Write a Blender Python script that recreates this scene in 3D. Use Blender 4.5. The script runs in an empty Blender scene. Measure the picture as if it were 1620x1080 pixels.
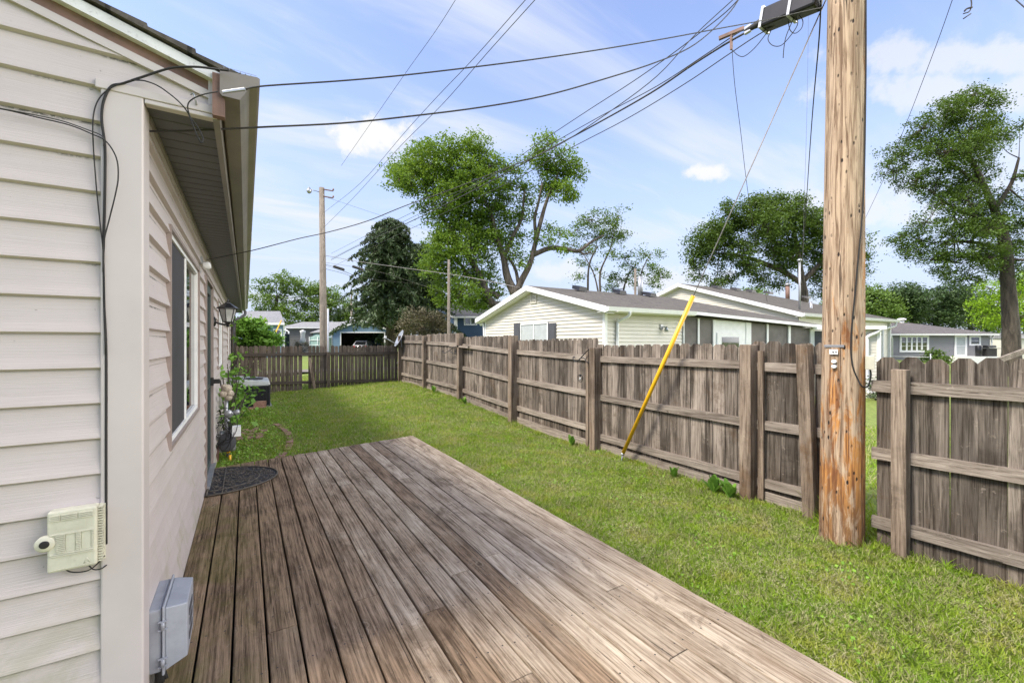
import bpy, math, random
import numpy as np
from mathutils import Vector, Matrix
random.seed(7); rng = np.random.default_rng(7)
SC = bpy.context.scene
R = math.radians
# ------------------------------------------------------------------ camera, sky, sun, exposure
YAW = R(31.8); S_, C_ = math.sin(YAW), math.cos(YAW)
FPX, HX, HY, CAMZ = 679.0, 810.0, 541.0, 1.62
cam = bpy.data.objects.new('camera', bpy.data.cameras.new('camera'))
SC.collection.objects.link(cam); SC.camera = cam
cam.location = (0, 0, CAMZ); cam.rotation_euler = (R(90), 0, -YAW)
cam.data.sensor_width = 36; cam.data.lens = FPX/1620*36; cam.data.shift_y = 1/1620
cam.data.clip_start = 0.05; cam.data.clip_end = 3000
SUN_EL, SUN_AZ = R(50), R(-86)          # azimuth measured from +Y towards +X
sv = Vector((math.sin(SUN_AZ)*math.cos(SUN_EL), math.cos(SUN_AZ)*math.cos(SUN_EL), math.sin(SUN_EL)))
sl = bpy.data.lights.new('sun', 'SUN'); sl.energy = 2.6; sl.angle = R(15); sl.color = (1, .93, .82)
sun = bpy.data.objects.new('sun', sl); SC.collection.objects.link(sun)
sun.rotation_euler = sv.to_track_quat('Z', 'Y').to_euler()
SC.view_settings.view_transform = 'Standard'; SC.view_settings.look = 'None'
SC.view_settings.exposure = 1.2; SC.view_settings.gamma = 1

def nd(nt, t, props=None, **ins):
    n = nt.nodes.new('ShaderNode'+t)
    for k, v in (props or {}).items(): setattr(n, k, v)
    for k, v in ins.items():
        key = k.replace('_', ' ')
        if key.startswith('i') and key[1:].isdigit(): s = n.inputs[int(key[1:])]
        else: s = n.inputs[key]
        if isinstance(v, bpy.types.NodeSocket): nt.links.new(v, s)
        else:
            try: s.default_value = v
            except Exception: s.default_value = tuple(v)+(1,)
    return n
def mth(nt, op, a, b=0.0, c=0.0, clamp=False):
    n = nd(nt, 'Math', dict(operation=op, use_clamp=clamp), i0=a, i1=b)
    if op in ('MULTIPLY_ADD',):
        if isinstance(c, bpy.types.NodeSocket): nt.links.new(c, n.inputs[2])
        else: n.inputs[2].default_value = c
    return n.outputs[0]
def ss(nt, v, lo, hi, a=0.0, b=1.0):
    n = nd(nt, 'MapRange', dict(interpolation_type='SMOOTHSTEP'), Value=v, From_Min=lo, From_Max=hi, To_Min=a, To_Max=b)
    return n.outputs[0]
def mix(nt, f, a, b, bt='MIX'):
    n = nt.nodes.new('ShaderNodeMix'); n.data_type = 'RGBA'; n.blend_type = bt
    for i, v in ((0, f), (6, a), (7, b)):
        if isinstance(v, bpy.types.NodeSocket): nt.links.new(v, n.inputs[i])
        elif i == 0: n.inputs[0].default_value = v
        else: n.inputs[i].default_value = tuple(v)[:3]+(1,)
    return n.outputs[2]
def vscale(nt, v, s):
    return nd(nt, 'VectorMath', dict(operation='MULTIPLY'), i0=v, i1=s).outputs[0]
def vadd(nt, v, s):
    return nd(nt, 'VectorMath', dict(operation='ADD'), i0=v, i1=s).outputs[0]
def noise(nt, v, sc, det=4, rough=.55, dist=0.0):
    return nd(nt, 'TexNoise', Vector=v, Scale=sc, Detail=det, Roughness=rough, Distortion=dist).outputs['Fac']

W = bpy.data.worlds.new('World'); SC.world = W; W.use_nodes = True
wt = W.node_tree; wt.nodes.clear()
sky = nd(wt, 'TexSky', dict(sky_type='NISHITA', sun_disc=False, sun_elevation=SUN_EL, sun_rotation=SUN_AZ,
        altitude=200, air_density=1.0, dust_density=1.2, ozone_density=1.6))
gen = nd(wt, 'TexCoord').outputs['Generated']
sep = nd(wt, 'SeparateXYZ', Vector=gen)
zz = mth(wt, 'MAXIMUM', sep.outputs[2], 0.0); zp = mth(wt, 'ADD', zz, .16)
px_ = mth(wt, 'DIVIDE', sep.outputs[0], zp); py_ = mth(wt, 'DIVIDE', sep.outputs[1], zp)
cv = nd(wt, 'CombineXYZ', X=px_, Y=py_).outputs[0]
cv2 = nd(wt, 'Mapping', Vector=cv, Rotation=(0, 0, R(-28)), Scale=(.6, 2.3, 1), Location=(1.3, .4, 0)).outputs[0]
wisp = noise(wt, cv2, 1.15, 7, .58, .5)
big = noise(wt, cv, .62, 3, .5)
wf = mth(wt, 'MULTIPLY', ss(wt, wisp, .42, .68), ss(wt, big, .34, .58))
def puff(px, py, w, h):       # one small cumulus in the direction seen at px, py
    dv = Vector((((px-HX)/FPX)*C_+S_, C_-((px-HX)/FPX)*S_, (HY-py)/FPX)).normalized()
    side = Vector((C_, -S_, 0)); upv = side.cross(dv)
    q = nd(wt, 'VectorMath', dict(operation='SUBTRACT'), i0=gen, i1=tuple(dv)).outputs[0]
    a = mth(wt, 'DIVIDE', nd(wt, 'VectorMath', dict(operation='DOT_PRODUCT'), i0=q, i1=tuple(side)).outputs['Value'], w/FPX)
    c = mth(wt, 'DIVIDE', nd(wt, 'VectorMath', dict(operation='DOT_PRODUCT'), i0=q, i1=tuple(upv)).outputs['Value'], h/FPX)
    r = mth(wt, 'SQRT', mth(wt, 'ADD', mth(wt, 'MULTIPLY', a, a), mth(wt, 'MULTIPLY', c, c)))
    r = mth(wt, 'ADD', r, mth(wt, 'MULTIPLY', mth(wt, 'SUBTRACT', noise(wt, gen, 22, 6, .6), .5), 2.6))
    front = mth(wt, 'GREATER_THAN', nd(wt, 'VectorMath', dict(operation='DOT_PRODUCT'), i0=gen, i1=tuple(dv)).outputs['Value'], .5)
    return mth(wt, 'MULTIPLY', ss(wt, r, .35, 1.05, 1, 0), front)
pf = None
for a_ in ((590, 212, 62, 26), (1122, 272, 34, 14), (1060, 440, 90, 22), (1490, 150, 110, 16), (1550, 88, 110, 15), (890, 430, 60, 20), (1330, 330, 90, 18)):
    q_ = puff(*a_); pf = q_ if pf is None else mth(wt, 'MAXIMUM', pf, q_)
hz = ss(wt, sep.outputs[2], .0, .60, .92, .12)
skyc = mix(wt, 1.0, sky.outputs[0], (1.06, .97, 1.06), 'MULTIPLY')
milky = mix(wt, hz, skyc, (1.85, 2.13, 2.72))
cl = mix(wt, mth(wt, 'MULTIPLY', wf, .9), milky, (2.6, 2.72, 2.95))
cl = mix(wt, mth(wt, 'MULTIPLY', pf, .6), cl, (2.85, 2.85, 2.95))
cl = mix(wt, mth(wt, 'MAXIMUM', puff(588, 214, 54, 26), mth(wt, 'MULTIPLY', puff(1122, 272, 30, 13), .8)), cl, (2.95, 2.95, 3.0))
# bright patch added to the unseen sky behind the viewer, fills the walls
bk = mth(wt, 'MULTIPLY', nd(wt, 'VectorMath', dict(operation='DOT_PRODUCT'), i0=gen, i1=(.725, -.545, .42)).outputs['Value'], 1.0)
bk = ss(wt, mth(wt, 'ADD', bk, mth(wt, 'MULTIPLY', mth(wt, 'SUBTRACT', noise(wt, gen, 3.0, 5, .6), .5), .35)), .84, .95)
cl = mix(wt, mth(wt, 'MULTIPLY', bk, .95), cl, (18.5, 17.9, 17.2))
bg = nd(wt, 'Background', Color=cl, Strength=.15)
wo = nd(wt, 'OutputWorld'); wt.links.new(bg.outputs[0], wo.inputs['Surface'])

# ------------------------------------------------------------------ measuring from the camera's geometry
def rr(px): return (px-HX)/FPX
def atd(px, py, d): r = rr(px); return Vector((d*(r*C_+S_), d*(C_-r*S_), CAMZ+(HY-py)*d/FPX))
def onX(px, py, X): return atd(px, py, X/(rr(px)*C_+S_))
def onY(px, py, Y): return atd(px, py, Y/(C_-rr(px)*S_))
def onZ(px, py, Z): return atd(px, py, (CAMZ-Z)*FPX/(py-HY))
def onplane(px, py, A, B):       # vertical plane through plan points A, B
    r = rr(px); dx, dy = r*C_+S_, C_-r*S_
    ex, ey = B[0]-A[0], B[1]-A[1]
    d = (A[0]*ey-A[1]*ex)/(dx*ey-dy*ex)
    return atd(px, py, d)
def sst(x, a, b):
    t = min(1, max(0, (x-a)/(b-a))); return t*t*(3-2*t)
def gz(X, Y):
    z = (.07+.19*sst(X, -.3, 4.2))*sst(Y, 5.0, 11.5) + .01
    z += .012*math.sin(X*2.1+Y*1.3)+.010*math.sin(X*1.1-Y*2.3+1)
    if X > 4.6:
        e = sst(X, 4.6, 17)*(1-sst(Y, 9, 16)); z = z*(1-sst(X, 5, 12))-.46*e
        z += .55*sst(X, 21, 26)*(1-sst(X, 27, 40))*(1-sst(Y, 9, 16))
    return z

# ------------------------------------------------------------------ scene object helpers
def tag(o, label=None, cat=None, group=None, kind=None):
    if label: o['label'] = label
    if cat: o['category'] = cat
    if group: o['group'] = group
    if kind: o['kind'] = kind
    return o
def thing(name, label, cat, loc=(0, 0, 0), group=None):
    o = bpy.data.objects.new(name, None); o.empty_display_size = .2
    SC.collection.objects.link(o); o.location = loc
    return tag(o, label, cat, group)
class MB:
    def __init__(s): s.v = []; s.f = []; s.r = []; s.sm = []
    def add(s, vs, fs, rnd=None, smooth=False):
        b = len(s.v); s.v += [tuple(v) for v in vs]
        if rnd is None: rnd = random.random()
        for f in fs: s.f.append(tuple(b+i for i in f)); s.r.append(rnd); s.sm.append(smooth)
        return s
    def box(s, a, b, rnd=None):
        x0, x1 = sorted((a[0], b[0])); y0, y1 = sorted((a[1], b[1])); z0, z1 = sorted((a[2], b[2]))
        return s.hexa([(x0,y0,z0),(x1,y0,z0),(x1,y1,z0),(x0,y1,z0),(x0,y0,z1),(x1,y0,z1),(x1,y1,z1),(x0,y1,z1)], rnd)
    def hexa(s, p, rnd=None):
        return s.add(p, [(0,3,2,1),(4,5,6,7),(0,1,5,4),(1,2,6,5),(2,3,7,6),(3,0,4,7)], rnd)
    def beam(s, a, b, w, h, up=(0, 0, 1), rnd=None):     # box from a to b, w sideways, h along up
        a, b = Vector(a), Vector(b); d = (b-a).normalized(); u = Vector(up)
        sd = d.cross(u)
        if sd.length < 1e-4: sd = d.cross(Vector((0, 1, 0)))
        sd.normalize(); u = sd.cross(d).normalized(); sd *= w/2; u = u*h/2
        return s.hexa([a-sd-u, b-sd-u, b+sd-u, a+sd-u, a-sd+u, b-sd+u, b+sd+u, a+sd+u], rnd)
    def tube(s, pts, rad, seg=8, caps=True, rnd=None, smooth=True):
        pts = [Vector(p) for p in pts]; n = len(pts)
        if not hasattr(rad, '__len__'): rad = [rad]*n
        t0 = (pts[1]-pts[0]).normalized()
        ref = Vector((0, 0, 1)) if abs(t0.z) < .9 else Vector((1, 0, 0))
        u = t0.cross(ref).normalized(); vs = []
        for i, p in enumerate(pts):
            t = (pts[min(i+1, n-1)]-pts[max(i-1, 0)])
            if t.length < 1e-9: t = t0
            t.normalize(); u = (u-t*u.dot(t))
            if u.length < 1e-6: u = t.cross(Vector((.3, .8, .5)))
            u.normalize(); w = t.cross(u)
            for k in range(seg):
                a = 2*math.pi*k/seg; vs.append(p+(u*math.cos(a)+w*math.sin(a))*rad[i])
        fs = [(i*seg+k, i*seg+(k+1) % seg, (i+1)*seg+(k+1) % seg, (i+1)*seg+k) for i in range(n-1) for k in range(seg)]
        if caps: fs += [tuple(reversed(range(seg))), tuple(range((n-1)*seg, n*seg))]
        return s.add(vs, fs, rnd, smooth)
    def lathe(s, c, prof, seg=20, axis=(0, 0, 1), rnd=None, smooth=True, a0=0, flat=1.0):
        ax = Vector(axis).normalized(); ref = Vector((1, 0, 0)) if abs(ax.x) < .9 else Vector((0, 1, 0))
        u = (ref-ax*ref.dot(ax)).normalized(); w = ax.cross(u); c = Vector(c); vs = []
        for r, h in prof:
            for k in range(seg):
                a = a0+2*math.pi*k/seg; vs.append(c+ax*h+(u*math.cos(a)+w*math.sin(a)*flat)*r)
        n = len(prof)
        fs = [(i*seg+k, i*seg+(k+1) % seg, (i+1)*seg+(k+1) % seg, (i+1)*seg+k) for i in range(n-1) for k in range(seg)]
        fs += [tuple(reversed(range(seg))), tuple(range((n-1)*seg, n*seg))]
        return s.add(vs, fs, rnd, smooth)
    def prism(s, poly, off, rnd=None):         # polygon (3-D points) extruded by vector off
        n = len(poly); off = Vector(off); a = [Vector(p) for p in poly]; b = [p+off for p in a]
        return s.add(a+b, [tuple(reversed(range(n))), tuple(range(n, 2*n))]+[(i, (i+1) % n, n+(i+1) % n, n+i) for i in range(n)], rnd)
    def build(s, name, m, parent=None, bevel=0, kind=None):
        me = bpy.data.meshes.new(name); off = parent_loc(parent)
        me.from_pydata([(v[0]-off[0], v[1]-off[1], v[2]-off[2]) for v in s.v], [], s.f)
        me.attributes.new('rnd', 'FLOAT', 'FACE').data.foreach_set('value', s.r)
        me.polygons.foreach_set('use_smooth', s.sm)
        me.materials.append(m); me.update()
        o = bpy.data.objects.new(name, me); SC.collection.objects.link(o)
        if parent: o.parent = parent
        if bevel:
            b = o.modifiers.new('bevel', 'BEVEL'); b.width = bevel; b.segments = 2; b.limit_method = 'ANGLE'
            b.harden_normals = False
        if kind: o['kind'] = kind
        return o
def parent_loc(p):
    off = Vector((0, 0, 0))
    while p is not None: off += p.location; p = p.parent
    return off
def np_mesh(name, V, F, rnd, m, parent=None, kind=None, smooth=False):
    me = bpy.data.meshes.new(name); off = np.array(parent_loc(parent))
    V = (V-off).astype(np.float32); nf, k = F.shape
    me.vertices.add(len(V)); me.vertices.foreach_set('co', V.ravel())
    me.loops.add(nf*k); me.loops.foreach_set('vertex_index', F.astype(np.int32).ravel())
    me.polygons.add(nf); me.polygons.foreach_set('loop_start', np.arange(0, nf*k, k, dtype=np.int32))
    me.update(calc_edges=True)
    me.attributes.new('rnd', 'FLOAT', 'FACE').data.foreach_set('value', rnd.astype(np.float32))
    if smooth: me.polygons.foreach_set('use_smooth', np.ones(nf, dtype=bool))
    me.materials.append(m)
    o = bpy.data.objects.new(name, me); SC.collection.objects.link(o)
    if parent: o.parent = parent
    if kind: o['kind'] = kind
    return o
def spline(pts, n=6):
    P = [Vector(p) for p in pts]; P = [P[0]*2-P[1]]+P+[P[-1]*2-P[-2]]; out = []
    for i in range(1, len(P)-2):
        for k in range(n):
            t = k/n; a, b, c, d = P[i-1], P[i], P[i+1], P[i+2]
            out.append(.5*((2*b)+(c-a)*t+(2*a-5*b+4*c-d)*t*t+(3*b-a-3*c+d)*t**3))
    return out+[P[-2]]

# ------------------------------------------------------------------ materials
def newmat(name):
    m = bpy.data.materials.new(name); m.use_nodes = True; nt = m.node_tree; nt.nodes.clear()
    out = nd(nt, 'OutputMaterial'); b = nd(nt, 'BsdfPrincipled'); nt.links.new(b.outputs[0], out.inputs[0])
    return m, nt, b, out
def rndn(nt): return nd(nt, 'Attribute', dict(attribute_name='rnd')).outputs['Fac']
def pos(nt): return nd(nt, 'NewGeometry').outputs['Position']
def bump(nt, b, h, st=.3, dist=.01):
    nt.links.new(nd(nt, 'Bump', Height=h, Strength=st, Distance=dist).outputs[0], b.inputs['Normal'])
def plain(name, col, rough=.5, metal=0.0, var=.12, sc=6, bmp=0.0, dirt=0.0):
    m, nt, b, out = newmat(name); p = pos(nt)
    n = noise(nt, p, sc, 6, .65)
    k = ss(nt, n, .3, .7, 1-var, 1+var)
    c = mix(nt, 1.0, col, nd(nt, 'CombineColor', Red=k, Green=k, Blue=k).outputs[0], 'MULTIPLY')
    if dirt:
        n2 = noise(nt, p, sc*3.7, 5, .7); c = mix(nt, ss(nt, n2, .55, .72, 0, dirt), c, (.06, .052, .04))
    nt.links.new(c, b.inputs['Base Color']); b.inputs['Roughness'].default_value = rough
    b.inputs['Metallic'].default_value = metal
    if bmp: bump(nt, b, noise(nt, p, sc*12, 5, .6), bmp, .004)
    return m
def siding_mat(name, col, moss_crease_shade=False, grain=.35, moldline=False):
    m, nt, b, out = newmat(name); p = pos(nt)
    if moss_crease_shade:
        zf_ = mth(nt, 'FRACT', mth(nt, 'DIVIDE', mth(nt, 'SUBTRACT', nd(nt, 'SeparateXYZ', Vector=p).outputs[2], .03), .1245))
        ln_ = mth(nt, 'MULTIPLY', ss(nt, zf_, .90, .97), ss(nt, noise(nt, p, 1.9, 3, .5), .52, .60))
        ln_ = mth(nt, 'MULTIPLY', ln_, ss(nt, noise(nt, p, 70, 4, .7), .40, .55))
    g = noise(nt, vscale(nt, p, (2.2, 2.2, 95)), 1.6, 6, .6, 1.2)
    big = noise(nt, p, 1.3, 5, .6)
    k = ss(nt, big, .3, .7, .93, 1.04)
    c = mix(nt, 1.0, col, nd(nt, 'CombineColor', Red=k, Green=k, Blue=k).outputs[0], 'MULTIPLY')
    c = mix(nt, ss(nt, g, .55, .8, 0, .12), c, tuple(x*.55 for x in col))
    if moss_crease_shade:
        sp = nd(nt, 'SeparateXYZ', Vector=p)
        low = ss(nt, sp.outputs[2], .1, 1.15, 1, 0)
        mn = noise(nt, vscale(nt, p, (1, 1.2, .8)), 2.6, 6, .7, .6)
        f = mth(nt, 'MULTIPLY', low, ss(nt, mn, .48, .66))
        c = mix(nt, mth(nt, 'MULTIPLY', f, .6), c, (.27, .27, .12))
        c = mix(nt, mth(nt, 'MULTIPLY', ss(nt, zf_, .95, .985), .45), c, (.12, .11, .09))  # shade line painted into every lap crease so the laps read
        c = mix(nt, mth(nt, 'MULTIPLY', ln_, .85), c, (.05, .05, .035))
        spots = noise(nt, p, 38, 3, .5)
        c = mix(nt, ss(nt, spots, .72, .78, 0, .6), c, (.1, .09, .06))
    nt.links.new(c, b.inputs['Base Color']); b.inputs['Roughness'].default_value = .48
    bump(nt, b, g, grain, .0025)
    return m
def wood_mat(name, light, dark, axis=2, brown=(.12, .075, .045), stain=.5, knots=True, deck=False, rnd_amt=.5):
    m, nt, b, out = newmat(name); p = pos(nt); rn = rndn(nt)
    o = nd(nt, 'CombineXYZ', X=mth(nt, 'MULTIPLY', rn, 37.0), Y=mth(nt, 'MULTIPLY', rn, 91.0), Z=mth(nt, 'MULTIPLY', rn, 53.0)).outputs[0]
    q = vadd(nt, p, o)
    sc = [58, 58, 58] if deck else [42, 42, 42]; sc[axis] = 1.5 if deck else 1.1
    s2 = [9, 9, 9]; s2[axis] = 2.2 if deck else .9
    g = noise(nt, vscale(nt, q, sc), 1.6, 8, .72, .45)
    g2 = noise(nt, vscale(nt, q, s2), 1.0, 5, .6, .5)
    wq = vadd(nt, q, vscale(nt, nd(nt, 'TexNoise', Vector=q, Scale=7.0, Detail=4.0).outputs['Color'], (.16, .16, .16)))
    kn = nd(nt, 'TexVoronoi', dict(feature='F1'), Vector=vscale(nt, wq, [(1.7 if deck else 2.4) if i == axis else (5.2 if deck else 6.5) for i in range(3)]), Scale=1.0, Randomness=1.0)
    kd = kn.outputs['Distance']
    rings = mth(nt, 'SINE', mth(nt, 'MULTIPLY', kd, 85.0))
    knotarea = ss(nt, kd, .05, .22, 1, 0)
    big = noise(nt, q, 1.1 if deck else 1.7, 6, .68, .3)
    med = noise(nt, vscale(nt, p, (1.0, .9, .9)), 3.4 if deck else 2.2, 7, .72, .5)
    s4 = [6, 6, 6]; s4[axis] = .28
    fld = noise(nt, vscale(nt, vadd(nt, q, vscale(nt, nd(nt, 'TexNoise', Vector=q, Scale=5.0, Detail=3.0).outputs['Color'], (.014, .014, .014))), s4), 1.0, 1, .4)
    gl = ss(nt, mth(nt, 'SINE', mth(nt, 'MULTIPLY', fld, 105.0)), -.9, .9)
    fine = noise(nt, vscale(nt, q, [(5.0 if deck else 4.0) if i == axis else (120 if deck else 90) for i in range(3)]), 1.0, 6, .7, .2)
    tone = mth(nt, 'ADD', mth(nt, 'MULTIPLY', g, .38), mth(nt, 'MULTIPLY', g2, .30))
    tone = mth(nt, 'ADD', tone, mth(nt, 'MULTIPLY', fine, .32))
    tone = mth(nt, 'ADD', tone, mth(nt, 'MULTIPLY', mth(nt, 'SUBTRACT', gl, .5), .05))
    tone = ss(nt, tone, .36, .64)
    c = mix(nt, tone, dark, light)
    tint = mth(nt, 'MULTIPLY_ADD', mth(nt, 'SUBTRACT', rn, .5), rnd_amt, 1.0)
    c = mix(nt, 1.0, c, nd(nt, 'CombineColor', Red=tint, Green=tint, Blue=tint).outputs[0], 'MULTIPLY')
    if deck:
        sp = nd(nt, 'SeparateXYZ', Vector=p)
        # worn brown middle and left, bleached right edge (wear pattern of the boards)
        g_x = mth(nt, 'ADD', sp.outputs[0], mth(nt, 'MULTIPLY', mth(nt, 'SUBTRACT', med, .5), 1.3))
        g_x = mth(nt, 'ADD', g_x, mth(nt, 'MULTIPLY', mth(nt, 'SUBTRACT', big, .5), 1.6))
        g_x = mth(nt, 'ADD', g_x, mth(nt, 'MULTIPLY', mth(nt, 'SUBTRACT', rn, .5), 1.0))
        ble = ss(nt, g_x, .55, 1.7)
        db = mix(nt, tone, (.050, .032, .019), (.33, .225, .14))
        c = mix(nt, mth(nt, 'MULTIPLY_ADD', ble, -.90, .92), c, db)
        fl = noise(nt, vscale(nt, q, (26, 7, 26)), 1.5, 8, .78, 1.4)
        c = mix(nt, ss(nt, fl, .57, .65, 0, .42), c, (.36, .30, .23))
        dk = noise(nt, vscale(nt, p, (1.6, .8, 1)), 2.1, 8, .75, .8)
        c = mix(nt, ss(nt, dk, .54, .64, 0, .5), c, (.075, .048, .028))
        c = mix(nt, ss(nt, med, .60, .74, 0, .35), c, (.08, .055, .034))
        alg = mth(nt, 'MULTIPLY', ss(nt, sp.outputs[0], -.2, .35, 1, 0), ss(nt, med, .42, .62))
        c = mix(nt, mth(nt, 'MULTIPLY', alg, .45), c, (.14, .13, .035))
    else:
        s3 = [13, 13, 13]; s3[axis] = .55
        stk = noise(nt, vscale(nt, q, s3), 1.0, 6, .7, .4)
        c = mix(nt, mth(nt, 'MULTIPLY', ss(nt, stk, .50, .64), stain*1.25, clamp=True), c, tuple(x*.45 for x in dark))
        c = mix(nt, mth(nt, 'MULTIPLY', ss(nt, stk, .44, .34), stain*.7, clamp=True), c, tuple(x*1.35 for x in light))
        c = mix(nt, mth(nt, 'MULTIPLY', ss(nt, big, .50, .66), stain), c, tuple(x*.5 for x in dark))
        c = mix(nt, mth(nt, 'MULTIPLY', ss(nt, med, .54, .70), stain), c, brown)
        sp = nd(nt, 'SeparateXYZ', Vector=p)
        foot = mth(nt, 'MULTIPLY', ss(nt, sp.outputs[2], .08, .75, 1, 0), ss(nt, g2, .35, .6))
        c = mix(nt, mth(nt, 'MULTIPLY', foot, .5*stain), c, tuple(x*.6 for x in brown))
        lich = noise(nt, p, 16, 5, .7)
        c = mix(nt, ss(nt, lich, .60, .72, 0, .35), c, tuple(x*1.5 for x in light))
    if knots:
        c = mix(nt, mth(nt, 'MULTIPLY', knotarea, .32), c, mix(nt, ss(nt, rings, -1, 1), tuple(x*.45 for x in dark), tuple(x*.8 for x in light)))
        c = mix(nt, ss(nt, kd, .022, .05, .85, 0), c, (.035, .022, .014))
    crack = ss(nt, g, .33, .41, .85, 0)
    c = mix(nt, crack, c, (.02, .016, .012))
    c = mix(nt, ss(nt, fine, .34, .40, .7, 0), c, tuple(x*.28 for x in dark))
    nt.links.new(c, b.inputs['Base Color']); b.inputs['Roughness'].default_value = .82
    b.inputs['Specular IOR Level'].default_value = .10
    bump(nt, b, mth(nt, 'ADD', g, mth(nt, 'MULTIPLY', knotarea, .2)), .9, .009)
    return m
def leaf_mat(name, c1, c2, trans=.35, tcol=None):
    m, nt, b, out = newmat(name); rn = rndn(nt)
    p = pos(nt); n = noise(nt, p, .9, 3, .5)
    f = mth(nt, 'ADD', mth(nt, 'MULTIPLY', rn, .65), mth(nt, 'MULTIPLY', n, .35), clamp=True)
    c = mix(nt, f, tuple(x*1.7 for x in c1), tuple(x*1.75 for x in c2))
    nt.links.new(c, b.inputs['Base Color']); b.inputs['Roughness'].default_value = .5
    b.inputs['Specular IOR Level'].default_value = .3
    tcol = tcol or tuple(min(1, x*1.5) for x in c2)
    t = nd(nt, 'BsdfTranslucent', Color=mix(nt, rn, tcol, tuple(x*.7 for x in tcol)))
    ms = nd(nt, 'MixShader', Fac=trans); nt.links.new(b.outputs[0], ms.inputs[1]); nt.links.new(t.outputs[0], ms.inputs[2])
    nt.links.new(ms.outputs[0], out.inputs[0])
    return m
def bark_mat(name, c1, c2, sc=5):
    m, nt, b, out = newmat(name); p = pos(nt)
    n = noise(nt, vscale(nt, p, (1, 1, .22)), sc, 7, .7, .6)
    nt.links.new(mix(nt, ss(nt, n, .35, .65), c1, c2), b.inputs['Base Color']); b.inputs['Roughness'].default_value = .9
    bump(nt, b, n, .9, .05)
    return m
def shingle_mat(name, c1, c2, c3):
    m, nt, b, out = newmat(name); p = pos(nt)
    v = vadd(nt, p, (100, 100, 0))
    br = nd(nt, 'TexBrick', dict(offset=.5), Vector=v, Color1=c1+(1,), Color2=c2+(1,), Mortar=tuple(x*.35 for x in c1)+(1,), Scale=1.0, Mortar_Size=.008, Brick_Width=.23, Row_Height=.135, Bias=-.1)
    n = noise(nt, p, 14, 5, .7); n2 = noise(nt, p, .8, 4, .6)
    c = mix(nt, ss(nt, n, .4, .65, 0, .6), br.outputs[0], c3)
    c = mix(nt, ss(nt, n2, .5, .75, 0, .3), c, tuple(x*.6 for x in c1))
    nt.links.new(c, b.inputs['Base Color']); b.inputs['Roughness'].default_value = .92
    bump(nt, b, br.outputs[1], -.5, .01)
    return m
def glass_mat(name, col=(.012, .014, .015), rough=.02):
    m, nt, b, out = newmat(name); p = pos(nt)
    b.inputs['Base Color'].default_value = col+(1,)
    nt.links.new(ss(nt, noise(nt, p, 3, 3, .5), .3, .8, rough, rough+.03), b.inputs['Roughness'])
    b.inputs['Specular IOR Level'].default_value = 1.0; b.inputs['IOR'].default_value = 1.8
    bump(nt, b, noise(nt, p, 1.2, 2, .5), .05, .02)
    return m

M = {}
M['siding'] = siding_mat('beige_vinyl', (.525, .465, .44), moss_crease_shade=True, grain=.7)
M['trim'] = plain('beige_trim', (.52, .468, .445), .45, var=.05, sc=2)
M['taupe'] = plain('taupe_trim', (.28, .225, .20), .5, var=.08)
M['soffit'] = plain('soffit_metal', (.085, .086, .084), .5, var=.1)
M['gutter'] = plain('gutter_metal', (.22, .195, .165), .35, var=.12, sc=3, dirt=.15)
M['rust'] = plain('rusty_flashing', (.20, .115, .085), .6, var=.3, sc=9)
M['white'] = plain('white_paint', (.80, .80, .78), .4, var=.05, dirt=.06)
M['whitedirty'] = plain('white_dirty', (.68, .68, .67), .5, var=.1, sc=12, dirt=.4)
M['black'] = plain('black_rubber', (.014, .013, .012), .7, var=.2)
M['iron'] = plain('black_iron', (.018, .018, .02), .35, var=.2, metal=.3)
M['wire'] = plain('cable_sheath', (.035, .033, .030), .6, var=.2)
M['wirel'] = plain('bare_cable', (.20, .19, .18), .5, var=.2, metal=.4)
M['glass'] = glass_mat('window_glass')
M['screen'] = plain('insect_screen', (.045, .042, .046), .7, var=.12, sc=3)
M['porchscreen'] = plain('porch_screen', (.12, .105, .095), .6, var=.35, sc=1.2)
M['shingle'] = shingle_mat('brown_shingles', (.056, .049, .040), (.105, .092, .077), (.16, .143, .122))
M['shingled'] = shingle_mat('dark_shingles', (.045, .045, .05), (.065, .065, .07), (.085, .085, .09))
M['shingleg'] = shingle_mat('grey_shingles', (.20, .20, .205), (.26, .26, .265), (.30, .30, .30))
M['shingleb'] = shingle_mat('brown_roof', (.075, .065, .062), (.115, .10, .097), (.15, .135, .13))
M['cream'] = siding_mat('cream_vinyl', (.60, .57, .49), grain=.1)
M['blue'] = siding_mat('steel_blue_siding', (.17, .27, .36), grain=.1)
M['navy'] = siding_mat('dark_blue_siding', (.045, .085, .155), grain=.1)
M['greys'] = siding_mat('grey_siding', (.19, .19, .20), grain=.1)
M['greyd'] = siding_mat('dark_grey_siding', (.12, .115, .115), grain=.1)
M['greyl'] = siding_mat('light_grey_siding', (.40, .42, .47), grain=.1)
M['dark'] = plain('dark_interior', (.008, .008, .009), .8)
M['charcoal'] = plain('charcoal_paint', (.07, .07, .078), .5, var=.1)
M['doorgreen'] = plain('dark_green_paint', (.05, .07, .068), .4, var=.1)
M['deck'] = wood_mat('weathered_deck', (.53, .445, .335), (.20, .142, .092), 1, deck=True, rnd_amt=.28)
M['fence'] = wood_mat('weathered_fence', (.285, .243, .198), (.075, .060, .046), 2, brown=(.10, .064, .038), stain=.68, rnd_amt=.95)
M['fencer'] = wood_mat('weathered_rail', (.37, .32, .262), (.14, .113, .088), 1, stain=.2, rnd_amt=.4)
M['fencex'] = wood_mat('dark_rail', (.15, .125, .105), (.06, .048, .038), 0, stain=.3, rnd_amt=.4)
M['fenced'] = wood_mat('old_grey_fence', (.19, .155, .125), (.07, .055, .043), 2, brown=(.05, .04, .03), stain=.4, rnd_amt=.6)
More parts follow.
